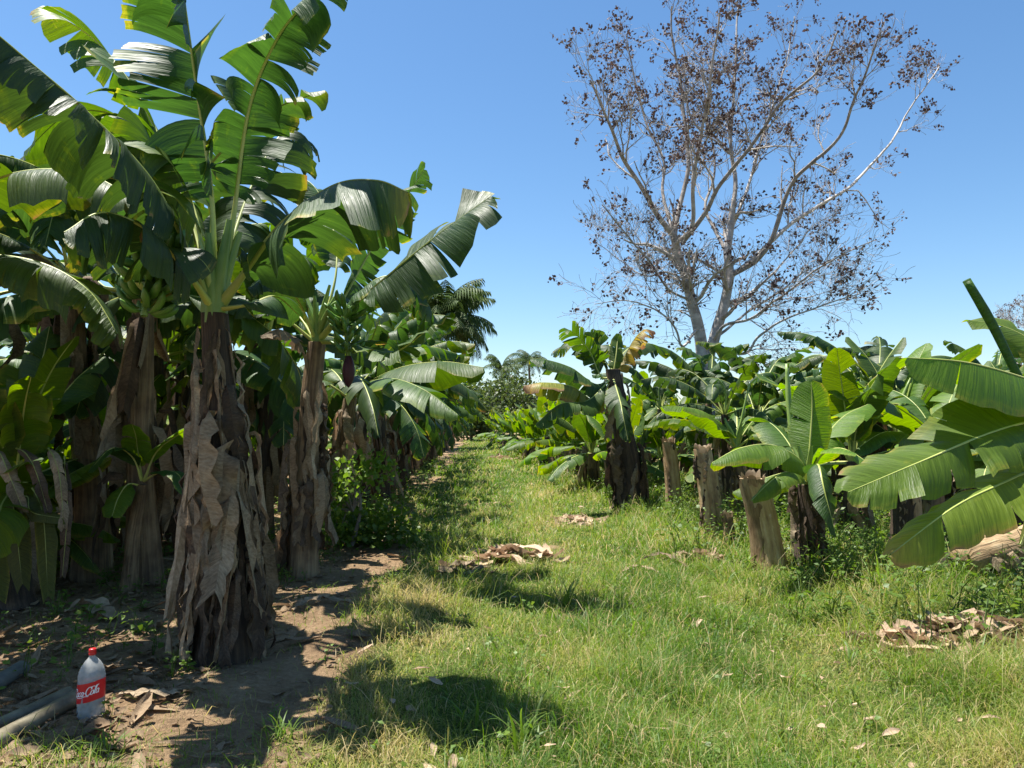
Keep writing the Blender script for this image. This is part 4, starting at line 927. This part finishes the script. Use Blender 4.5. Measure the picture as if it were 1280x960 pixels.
# ------------------------------------------------------------------ palms, far trees
def palm(base, hh, nf, Lf, label, seed, r0=0.16, nl=30):
    root = empty('palm_tree', base, label, 'palm'); rr = random.Random(seed)
    mb, sp, rad = trunk_mesh([np.zeros(3), np.array([.2, 0, hh * .5]), np.array([.1, 0, hh])], r0, r0 * .7, seed, 10, 16, .03); mb.obj('trunk', M['palm_trunk'], root)
    for i in range(nf):
        az = i * 2.4; e = rr.uniform(-0.35, 1.35); path = spline(arc(np.array([.1, 0, hh]), az, e, Lf * rr.uniform(.8, 1.1), rr.uniform(1.1, 1.9), rr), 24)
        mb = MB(); tube(mb, path, np.linspace(.035, .008, 24), 4, 0, (0, .7, 0))
        T = unit(np.gradient(path, axis=0)); S = unit(np.cross(T, Z3))
        for j in range(nl):
            t = 0.12 + 0.88 * j / nl; k = int(t * 23); p = path[k]
            ll = Lf * .36 * (sin(pi * min(1, t * .85 + .12)) ** .7) * rr.uniform(.8, 1.1)
            for sd in (-1, 1):
                d = unit(S[k] * sd * .8 + T[k] * .6 + Z3 * rr.uniform(-.1, .25)); g = []; q = p.copy()
                for m_ in range(4):
                    wv = .038 * (1, 1, .7, .1)[m_] * (Lf / 3); sv_ = unit(np.cross(d, S[k] * sd + Z3 * .3))
                    g.append(np.stack([q - T[k] * wv, q + T[k] * wv])); d = unit(d - Z3 * .55); q = q + d * ll / 3
                mb.grid(np.stack(g), None, (0, rr.random(), 0))
        mb.obj('frond', M['palm'], root)
    return root
pb = P(545, 480, 46); pb[2] = 0
palm(pb, 7.6, 70, 3.9, 'coconut palm with drooping dark fronds rising behind the left banana row', 3, .18, 46)
for (px, Yp, hh, lab, sd) in ((660, 80, 8.0, 'small palm silhouetted beyond the end of the track, the taller of two', 5), (626, 78, 7.2, 'smaller distant palm just left of the other one beyond the track end', 6), ):
    q = P(px, 480, Yp); q[2] = 0; palm(q, hh, 24, 2.4, lab, sd, .16, 24)

def leafy_tree(base, hh, rx, rz, nleaf, label, seed, mat='bush', name='leafy_tree', ls=.22, trunk=True, cat='tree'):
    root = empty(name, base, label, cat); rs = np.random.RandomState(seed); rr = random.Random(seed)
    tb = MB()
    tube(tb, spline([np.zeros(3), np.array([.1, 0, hh * .4]), np.array([0, .1, hh * .7])], 10), np.linspace(.05 * hh * .5, .02 * hh * .5, 10), 7, 0, (0, .4, 0))
    ncl = max(10, int(rx * 12)); cl = []
    for i in range(ncl):
        v = unit(rs.normal(size=3)) * rs.uniform(.45, 1) ** .5; c_ = np.array([v[0] * rx, v[1] * rx, hh - rz + v[2] * rz]); c_[2] = max(c_[2], .15 * hh); cl.append(c_)
        tube(tb, spline([np.array([0, 0, hh * .35]), (c_ + np.array([0, 0, hh * .5])) / 2, c_], 6), np.linspace(.012 * hh, .004 * hh, 6), 4, 0, (0, .4, 0))
    tb.obj('trunk', M['palm_trunk'], root)
    mb = MB(); sz = rx * .30
    for i in range(nleaf):
        c_ = cl[i % ncl]; p = c_ + rs.normal(size=3) * sz * np.array([1, 1, .75]); p[2] = max(p[2], .03)
        a = unit(rs.normal(size=3) + Z3 * .3); e = unit(np.cross(a, rs.normal(size=3))); l = ls * rs.uniform(.6, 1.3); w_ = l * .38; bd = np.cross(a, e) * l * .15
        mb.grid(np.stack([np.stack([p, p + e * .002]), np.stack([p + a * l * .5 - e * w_ + bd, p + a * l * .5 + e * w_ + bd]), np.stack([p + a * l, p + a * l + e * .002])]), None, (0, rs.uniform(), 0))
    mb.obj('crown', M[mat], root)
    return root
for i, (px, Yp, hh, rx, lab) in enumerate(((612, 70, 5.6, 2.6, 'rounded dark shrub tree closing the end of the track'), (640, 74, 6.0, 2.4, 'bushy far tree under the taller distant palm'), (588, 66, 4.2, 1.9, 'low dark bush at the far left of the track end'), (572, 72, 5.0, 2.4, 'far bushy tree below the coconut palm crown'), (672, 82, 5.0, 2.6, 'low far tree right of the taller distant palm'))):
    q = P(px, 480, Yp); q[2] = 0; leafy_tree(q, hh, rx, hh * .42, 2600, lab, 20 + i, ls=.34)
q = P(1275, 480, 40); q[2] = 0
bare_tree(q, 40, [([(1235, 1010, 0), (1240, 950, 0), (1245, 900, .2)], .16, .1), ([(1245, 900, .2), (1225, 860, .5), (1195, 830, .8)], .08, .02), ([(1245, 900, .2), (1255, 850, 0), (1250, 800, -.5)], .08, .02), ([(1245, 900, .2), (1280, 860, 0), (1310, 840, -.5)], .08, .02)],
          'small leafless tree far off at the right edge, above the big leaves', 9, 1.2, 0.05)

# ------------------------------------------------------------------ low plants and weeds
def weeds(name, pts, label, cat, seed, mat='weed', ls=.05, hh=(.1, .3), per=26):
    rs = np.random.RandomState(seed); mb = MB()
    for (x, y, sc) in pts:
        z0 = gz(x, y); h0 = rs.uniform(*hh) * sc
        az = rs.uniform(0, 6.28); ln = rs.uniform(0, .4)
        for i in range(per):
            t = rs.uniform(.1, 1); a_ = rs.uniform(0, 6.28)
            p = np.array([x + cos(az) * ln * h0 * t, y + sin(az) * ln * h0 * t, z0 + h0 * t]) + np.array([cos(a_), sin(a_), 0]) * h0 * rs.uniform(.05, .5)
            a = unit(np.array([cos(a_), sin(a_), rs.uniform(-.3, .6)])); e = unit(np.cross(a, Z3 + rs.normal(size=3) * .4)); l = ls * sc * rs.uniform(.6, 1.5); w_ = l * rs.uniform(.25, .42); bd = np.cross(e, a) * l * -.12
            mb.grid(np.stack([np.stack([p, p + e * .001]), np.stack([p + a * l * .45 - e * w_ - bd, p + a * l * .45 + e * w_ - bd]), np.stack([p + a * l, p + a * l + e * .001])]), None, (0, rs.uniform(), 0))
        for i in range(3):
            tube(mb, spline([np.array([x, y, z0 - .01]), np.array([x + rs.normal() * .1 * h0, y + rs.normal() * .1 * h0, z0 + h0 * .5]), np.array([x + cos(az) * ln * h0 + rs.normal() * .2 * h0, y + sin(az) * ln * h0, z0 + h0])], 4), np.linspace(.004, .002, 4) * sc, 3, 0, (0, .3, 0))
    o = mb.obj(name, M[mat]); return o
rs = np.random.RandomState(31)
pts = []
while len(pts) < 1000:
    y = rs.uniform(5.0, 19) ** 1.0; x = right_edge(y) + rs.uniform(-.25, 3.6) + .3 * sin(y * 2) + .3 * sin(y * 5)
    if x < .74 * y: pts.append((x, y, rs.uniform(.7, 1.5)))
tag(weeds('weeds', pts, '', '', 1, per=34, hh=(.10, .42), ls=.036), 'leafy green weeds spreading at the feet of the right-hand row', 'weeds', kind='stuff')
pts = []
while len(pts) < 420:
    y = rs.uniform(3.6, 15); x = -rs.uniform(1.9, 6.5)
    if x > -.72 * y and not (x > -2.6 and y < 4.3 and x < -2.0): pts.append((x, y, rs.uniform(.4, 1.0)))
for i in range(90):
    y = rs.uniform(12.5, 30); pts.append((-1.45 - 0.045 * y + rs.uniform(-.5, .25), y, rs.uniform(.8, 1.6)))
tag(weeds('undergrowth', pts, '', '', 2, per=18), 'thin leafy undergrowth scattered in the shade of the left-hand plants', 'weeds', kind='stuff')
pts = [(x, y, rs.uniform(.35, .8)) for x, y in zip(rs.uniform(-1.2, 3.2, 260), 3.2 + 11 * rs.uniform(0, 1, 260) ** 1.3) if abs(x) < .68 * y]
tag(weeds('broadleaf_weeds', pts, '', '', 3, per=12, hh=(.08, .22), ls=.04), 'small broad-leaved weeds dotted through the sunlit grass', 'weeds', kind='stuff')
q = G(470, 682); 
bush = leafy_tree(np.array([q[0], q[1] + .35, gz(q[0], q[1])]), 0.42, .5, .2, 1000, 'dense low green shrub on the track edge before the third left plant', 41, 'weed', 'shrub', .085, cat='shrub')
q = G(440, 690); leafy_tree(np.array([q[0] - .1, q[1] + .5, 0]), 1.2, .5, .6, 900, 'shaded leafy shrub tucked between the second and third left stems', 42, 'weed', 'shrub', .085, cat='shrub')

def tuft(px, py, n, h, wd, label, seed, spread=.12):
    q = G(px, py); rs_ = np.random.RandomState(seed); mb = MB()
    for i in range(n):
        a = rs_.uniform(0, 6.28); st = np.array([rs_.normal() * spread * .4, rs_.normal() * spread * .4, -.01]); ll = h * rs_.uniform(.6, 1.2); e0 = rs_.uniform(.9, 1.5)
        pth = spline(arc(st, a, e0, ll, rs_.uniform(.5, 1.9), random.Random(i)), 8); T = unit(np.gradient(pth, axis=0)); S = unit(np.cross(T, Z3 + rs_.normal(size=3) * .2))
        ww = wd * np.array([.6, .9, 1, 1, .9, .7, .4, .04]) * rs_.uniform(.7, 1.2)
        mb.grid(np.stack([pth - S * ww[:, None], pth + np.cross(S, T) * 0.2 * ww[:, None], pth + S * ww[:, None]], 1), np.stack(np.broadcast_arrays(np.linspace(0, 1, 8)[:, None], np.array([0, .5, 1])[None], np.zeros((1, 1))), -1), (0, rs_.uniform(), 0))
    o = mb.obj('grass_tuft', M['grassy'], None, q); tag(o, label, 'grass tuft', 'taller tufts standing in the grass'); return o
tuft(705, 758, 16, .34, .008, 'tall broad-bladed grass tuft in mid grass, nearest to the long dead leaf', 1)
tuft(768, 795, 14, .28, .008, 'tall grass tuft in the middle of the track, right of the other tuft', 2)
tuft(655, 935, 22, .26, .007, 'grass tuft at the bottom edge near the picture middle', 3)
tuft(355, 925, 26, .17, .005, 'bright grass tuft on the bare soil in front of the big plant', 4)
tuft(905, 730, 12, .30, .008, 'yellowish grass tuft in front of the cut stumps', 5)
tuft(1105, 765, 16, .34, .011, 'broad grass tuft left of the dead leaf heap', 6, .16)
tuft(1240, 850, 16, .30, .008, 'grass tuft in front of the dead leaf heap at right', 7, .16)
tuft(590, 905, 16, .22, .006, 'dark-based grass tuft at the edge of the large shadow', 8)
tuft(745, 850, 12, .20, .006, 'small grass tuft in the sunny grass, lower middle', 9)
tuft(130, 945, 20, .16, .005, 'small grass tuft beside the bottle and pipes', 10)
tuft(1060, 830, 16, .22, .006, 'grass tuft between the track and the dead leaf heap', 11, .14)

rr_ = random.Random(12)
for i in range(22):
    yy = rr_.uniform(4.6, 11); xx = right_edge(yy) + rr_.uniform(-.5, 1.6)
    if xx > .66 * yy: continue
    px_, py_ = 640 + xx / yy * F, HZ + F * H / yy
    t_ = tuft(px_, py_, rr_.randint(12, 18), rr_.uniform(.25, .42), rr_.uniform(.006, .010), 'coarse grass tuft in the weedy strip along the right-hand stumps', 40 + i, .1)
    t_['group'] = 'coarse tufts along the right row'
# ------------------------------------------------------------------ dead leaves on the ground
def flake(mb, c_, l, w_, az, rs_, curl=.5, tilt=.3, n=5):
    a = np.array([cos(az), sin(az), 0]); e = np.array([-sin(az), cos(az), 0]); up = unit(Z3 + a * rs_.uniform(-tilt, tilt) + e * rs_.uniform(-tilt, tilt))
    a = unit(a - up * (a @ up)); e = np.cross(up, a)
    t = np.linspace(-.5, .5, n); s = np.linspace(-1, 1, 5)
    wprof = w_ * (1 - (2 * np.abs(t)) ** 3 * .7) * rs_.uniform(.7, 1.2, n)
    k1, k2 = rs_.uniform(-curl, curl), rs_.uniform(0, curl)
    g = c_ + t[:, None, None] * l * a + s[None, :, None] * wprof[:, None, None] * e + up * ((k1 * t ** 2 * l)[:, None] + (k2 * s ** 2)[None] * w_ * .9 + rs_.normal(0, .10, (n, 5)) * w_)[..., None]
    mb.grid(g, np.stack(np.broadcast_arrays((t + .5)[:, None], (s * .5 + .5)[None], np.zeros((1, 1))), -1), (0, rs_.uniform(), 0))
rs = np.random.RandomState(9)
mb = MB()
n = 0
while n < 6500:
    y = 3.2 + 12 * rs.uniform() ** 1.6; x = -rs.uniform(.8, 7)
    if x < -.72 * y or (grass_mask(np.array([x]), np.array([y]))[0] > .5 and rs.uniform() < .9): continue
    if x > -1.75 and rs.uniform() < .8: continue
    big = rs.uniform() < .06
    flake(mb, np.array([x, y, gz(x, y) + rs.uniform(.004, .03)]), rs.uniform(.1, .28) if big else rs.uniform(.02, .09), rs.uniform(.015, .05) if big else rs.uniform(.006, .022), rs.uniform(0, 6.28), rs, .6, .4, 4); n += 1
tag(mb.obj('leaf_litter', M['tan']), 'brown leaf litter covering the shaded soil under the left-hand plants', 'leaf litter', kind='stuff')
mb = MB()
n = 0
while n < 260:
    y = 3.2 + 20 * rs.uniform() ** 1.7; x = rs.uniform(-1, 4.5)
    if abs(x) > .68 * y: continue
    flake(mb, np.array([x, y, gz(x, y) + rs.uniform(.03, .07)]), rs.uniform(.03, .13), rs.uniform(.008, .022), rs.uniform(0, 6.28), rs, .6, .4, 4); n += 1
tag(mb.obj('dry_leaf_scraps', M['straw']), 'pale scraps of dry leaf scattered over the sunlit grass', 'leaf litter', kind='stuff')

def heap(px, py, rx, ry, n, hh, l, w_, label, seed, mat='straw'):
    q = G(px, py); rs_ = np.random.RandomState(seed); mb = MB()
    for i in range(n):
        a = rs_.uniform(0, 6.28); d = rs_.uniform() ** .75 * 1.15; c_ = np.array([cos(a) * rx * d, sin(a) * ry * d, hh * (1 - d ** 2) * rs_.uniform(.2, 1) + .03])
        flake(mb, c_, l * rs_.uniform(.5, 1.3), w_ * rs_.uniform(.5, 1.4), rs_.normal(0, 1.1), rs_, .7, .5, 6)
    o = mb.obj('dead_leaf_heap', M[mat], None, q); tag(o, label, 'leaf heap'); return o
heap(1222, 812, .72, .46, 240, .20, .24, .05, 'large heap of pale dead banana leaves among weeds at the lower right', 1)
heap(1145, 818, .22, .16, 18, .13, .32, .10, 'broad pink-tan dead leaf pieces at the left end of the big heap', 2)
heap(722, 655, .44, .50, 60, .07, .22, .045, 'small heap of dry leaves on the right part of the track, farther of the two', 3)
heap(640, 703, .55, .30, 46, .12, .30, .05, 'long low heap of straw-coloured dead leaves lying across the track', 4)
heap(578, 716, .28, .22, 26, .09, .20, .05, 'greyish dead leaf clump in shade at the left end of the long heap', 5, 'dry')
heap(875, 705, .25, .2, 14, .06, .24, .05, 'thin flat clump of dead leaves in the grass before the cut stumps', 6)
heap(605, 655, .08, .1, 4, .08, .22, .06, 'single curled pale leaf piece standing up on the track', 7)
heap(630, 575, .7, .8, 22, .1, .5, .1, 'distant dry leaf pile at the foot of the right row', 8)
def deadstrip(pts, W, label, mat='straw', seed=1):
    q = [np.array(G(*p)) + Z3 * z for p, z in pts]; b = q[0].copy()
    bl, rb = leaf([x - b for x in q], W, fold=.3, droop=.1, tears=3, gap=.2, seed=seed, crumple=.25, blade0=.05, rib=.008)
    mm = MB(); mm.add(bl); mm.add(rb)
    tag(mm.obj('dead_leaf', M[mat], None, b), label, 'dead leaf')
deadstrip([((620, 695), .09), ((650, 697), .13), ((690, 706), .10)], .09, 'long twisted dead banana leaf stretched across the middle of the track', 'straw', 1)
deadstrip([((778, 722), .07), ((800, 716), .08), ((826, 723), .06)], .035, 'thin straw-coloured leaf strip in the grass left of the stumps', 'straw', 2)
deadstrip([((800, 705), .07), ((830, 704), .11), ((860, 716), .06)], .05, 'dark curled dead leaf in the grass left of the stumps', 'dry_dark', 3)
deadstrip([((150, 885), .03), ((185, 888), .05), ((225, 880), .03)], .05, 'orange-brown dry leaf lying on soil right of the bottle', 'dry', 4)
deadstrip([((365, 772), .03), ((400, 762), .05), ((440, 765), .03)], .05, 'pale dry leaf on the bare soil right of the big plant', 'dry', 5)
deadstrip([((1000, 715), .08), ((1040, 712), .12), ((1060, 725), .06)], .06, 'dry leaf strip lying by the dark shaggy stem', 'dry', 6)
deadstrip([((180, 690), .05), ((210, 680), .1), ((235, 700), .04)], .10, 'broad tan dead leaf on the ground behind the big plant', 'straw', 7)
deadstrip([((80, 775), .05), ((110, 770), .08), ((145, 780), .04)], .09, 'pinkish tan dead leaf on the ground between pipes and old plant', 'straw', 8)

# log on the right
q0, q1 = P(1190, 690, 7.3), P(1300, 660, 7.6); q0[2] = .30; q1[2] = .36
b0 = q0.copy(); b0[2] = 0
lg = empty('cut_banana_log', b0, 'cut piece of banana stem lying under the big leaves at the right edge', 'log')
mb, sp, rd = MB(), None, None
pth = spline([P(1205, 700, 7.2) - b0, P(1245, 688, 7.3) - b0, P(1300, 672, 7.5) - b0], 14)
tube(mb, pth, np.full(14, .155) * (1 + .05 * np.sin(np.arange(14) * 1.7)), 18, 0, (0, .8, 0), cap=True); mb.obj('stem', M['trunk_red'], lg)
for i in range(5):
    bl, rb = leaf([pth[2 + 2 * i] + np.array([0, -.12, .06]), pth[3 + 2 * i] + np.array([.05, -.19, -.06]), pth[3 + 2 * i] + np.array([.1, -.20, -.26])], .10, hint=(0, -1, .2), fold=-.2, droop=.5, tears=2, seed=i, crumple=.3, blade0=.05)
    bl.obj('dry_leaf', M[('dry', 'straw')[i % 2]], lg)
# its supporting second log below
pth2 = spline([np.array([-.15, .1, .13]), np.array([.4, .15, .13]), np.array([1.0, .2, .14])], 10)
lg2 = empty('cut_banana_log', b0 + np.array([0, 0, 0]), 'darker cut banana stem on the ground beneath the upper cut piece', 'log')
mb = MB(); tube(mb, pth2, np.full(10, .14), 16, 0, (0, .2, 0), cap=True); mb.obj('stem', M['trunk_dark'], lg2)

# wooden prop standing behind the large plant
q = G(234, 690); sp_ = MB(); tube(sp_, spline([np.array([0, 0, -.02]), np.array([.02, 0, 1.2]), np.array([.03, 0, 2.75])], 12), np.full(12, .028), 8, 0, (0, .4, 0), cap=True)
tag(sp_.obj('support_pole', M['wood'], None, q), 'upright grey wooden prop pole behind the large foreground plant', 'pole')

# ------------------------------------------------------------------ pipes and bottle
m, nt = nodes('pvc_pipe'); tc = nt.nodes.new('ShaderNodeTexCoord').outputs['Object']
surf(nt, ramp(nt, noise(nt, tc, 9.0, 5, .65), [(.3, (.085, .072, .045)), (.55, (.18, .155, .10)), (.75, (.30, .265, .18))]), .45, .4, bump=noise(nt, tc, 40, 3), bs=.1, bd=.004); M['pvc'] = m
m, nt = nodes('dark_pipe'); tc = nt.nodes.new('ShaderNodeTexCoord').outputs['Object']
surf(nt, ramp(nt, noise(nt, tc, 9.0, 5, .65), [(.3, (.07, .075, .07)), (.7, (.19, .19, .17))]), .5, .4, bump=noise(nt, tc, 40, 3), bs=.1, bd=.004); M['pipe_dark'] = m
def pipe(p0, p1, rad, label, mat):
    b = (p0 + p1) / 2; d = unit(p1 - p0); mb = MB(); pth = np.array([p0 - b + (p1 - p0) * t for t in np.linspace(0, 1, 8)])
    tube(mb, pth, np.full(8, rad), 20); tube(mb, pth[::-1], np.full(8, rad * .86), 20)
    for e, sg in ((pth[0], 0), (pth[-1], 1)):
        th = np.linspace(0, 2 * pi, 21); a_ = unit(np.cross(d, Z3)); b_ = np.cross(d, a_)
        ring = np.cos(th)[:, None] * a_ + np.sin(th)[:, None] * b_
        mb.grid(np.stack([e + ring * rad, e + ring * rad * .86]))
    tag(mb.obj('pipe', M[mat], None, b), label, 'pipe', 'pipes lying by the bottle')
def gp(px, py, h): q = G(px, py); q[2] += h; return q
pipe(gp(-110, 1000, .05), gp(98, 893, .045), .041, 'pale grey plastic pipe whose end touches the bottle, nearest of three', 'pvc')
pipe(gp(-140, 985, .04), gp(86, 884, .04), .032, 'thinner grey pipe lying just behind the one touching the bottle', 'pvc')
pipe(gp(-160, 960, .05), gp(27, 856, .045), .042, 'dark grey pipe at the left edge, farthest from the bottle', 'pipe_dark')

def bottle():
    q = G(113, 910)
    hgt = 0.31; R = 0.062
    root = empty('soda_bottle', q, 'cloudy plastic soda bottle with red cap and loose red label', 'bottle')
    prof = [(0, .012), (.55, 0), (.9, .006), (1, .02), (1, .045), (.97, .06), (1, .075), (1, .205), (.985, .225), (.93, .25), (.8, .275), (.58, .298), (.36, .315), (.235, .325), (.22, .33), (.22, .338)]
    root.scale = (1, 1, .915)
    def lathe(mb, prof, sides=40, mi=0):
        pr = np.array(prof); th = np.linspace(0, 2 * pi, sides + 1)
        lob = 1 + 0.02 * np.sin(5 * th)[None] * np.exp(-(pr[:, 1] / .03) ** 2)[:, None]
        g = np.stack([np.cos(th)[None] * pr[:, :1] * R * lob, np.sin(th)[None] * pr[:, :1] * R * lob, np.broadcast_to(pr[:, 1:], (len(pr), sides + 1))], -1)
        g = g + .0012 * np.stack([nz(g, 40, 1), nz(g, 40, 2), 0 * g[..., 0]], -1)
        mb.grid(g, None, None, mi)
    m, nt = nodes('cloudy_plastic'); tc = nt.nodes.new('ShaderNodeTexCoord').outputs['Object']; n_ = noise(nt, tc, 30, 4)
    surf(nt, ramp(nt, n_, [(.3, (.50, .52, .51)), (.7, (.75, .77, .76))]), .22, .5, bump=n_, bs=.4, bd=.006, **{'Transmission Weight': .62, 'IOR': 1.12}); M['plastic'] = m
    mb = MB(); lathe(mb, [(a, b) for a, b in prof]); mb.obj('body', M['plastic'], root)
    m, nt = nodes('red_cap'); surf(nt, (.62, .012, .015), .35, .5); M['cap'] = m
    mb = MB(); th = np.linspace(0, 2 * pi, 61); kn = 1 + .03 * np.sign(np.sin(th * 30))
    pr = np.array([(.20, .335), (.255, .335), (.265, .338), (.265, .345), (.25, .347), (.26, .349), (.26, .364), (.24, .3675), (.0, .3685)])
    mb.grid(np.stack([np.cos(th)[None] * pr[:, :1] * R * kn[None], np.sin(th)[None] * pr[:, :1] * R * kn[None], np.broadcast_to(pr[:, 1:], (len(pr), 61))], -1)); mb.obj('cap', M['cap'], root)
    # loose label wrapped round the body, tilted; flap standing off at the left
    m, nt = nodes('red_label'); surf(nt, (.58, .010, .018), .32, .5); M['label'] = m
    m, nt = nodes('white_ink'); surf(nt, (.82, .82, .82), .4, .5); M['ink'] = m
    fa = -pi / 2 + .08                                                  # faces the camera
    def lab(s, v, o=0.0):                                               # s metres round the body, v metres up the label
        a = fa + s / R; tilt = .23 * R * np.sin(s / R + .1)
        rad = R * 1.025 + .0015 * np.sin(s * 90) + o + .012 * np.clip((-s - .095) / .03, 0, 1)
        return np.stack(np.broadcast_arrays(np.cos(a) * rad, np.sin(a) * rad,   .100 + tilt + v), -1)
    S_, V_ = np.meshgrid(np.linspace(-.115, R * 2 * pi - .115 - .012, 70), np.linspace(0, .100, 8), indexing='ij')
    mb = MB(); mb.grid(lab(S_, V_)); lo = mb.obj('label', M['label'], root)
    # the script lettering, as pen strokes
    def ell(cx, cy, rx, ry, a0, a1, n=16): t = np.radians(np.linspace(a0, a1, n)); return [(cx + rx * cos(x), cy + ry * sin(x)) for x in t]
    def bigC(x): return [ell(x + .32, .5, .34, .52, 40, 320, 20), [(x + .55, .98), (x + .62, .72), (x + .5, .70)]]
    def o_(x): return [ell(x + .2, .27, .17, .27, 60, 420, 18)]
    def c_(x): return [ell(x + .2, .27, .17, .27, 50, 320, 16)]
    def a_(x): return [ell(x + .2, .27, .17, .27, 60, 420, 18), [(x + .37, .5), (x + .35, .1), (x + .42, 0), (x + .5, .06)]]
    def l_(x): return [[(x, .05), (x + .16, .45), (x + .26, .9), (x + .2, 1.08), (x + .12, .95), (x + .1, .4), (x + .14, .05), (x + .25, .03)]]
    st = bigC(0) + o_(.62) + c_(1.0) + a_(1.38) + [[(1.86, .32), (2.1, .34)]] + bigC(2.12) + o_(2.72) + l_(3.12) + a_(3.4)
    st += [[(.5, .0), (.9, -.18), (1.5, -.2), (2.1, -.08), (2.6, -.14)], [(2.5, .98), (2.9, 1.02), (3.2, .9), (3.6, 1.05)]]
    mb = MB(); sx, sy = .0335, .040
    for s in st:
        p = np.array(s); d = np.gradient(p, axis=0); nn = np.stack([-d[:, 1], d[:, 0]], -1); nn /= np.maximum(np.linalg.norm(nn, axis=1, keepdims=True), 1e-6)
        hw = .035 + .035 * np.abs(nn[:, :1])
        A_, B_ = p - nn * hw, p + nn * hw
        f2 = lambda q: lab((q[:, 0] - 2.0) * sx + (q[:, 1] - .5) * .010, .037 + q[:, 1] * sy, .0012)
        mb.grid(np.stack([f2(A_), f2(B_)], 1))
    mb.obj('lettering', M['ink'], lo)
bottle()
print('objects', len(bpy.data.objects))
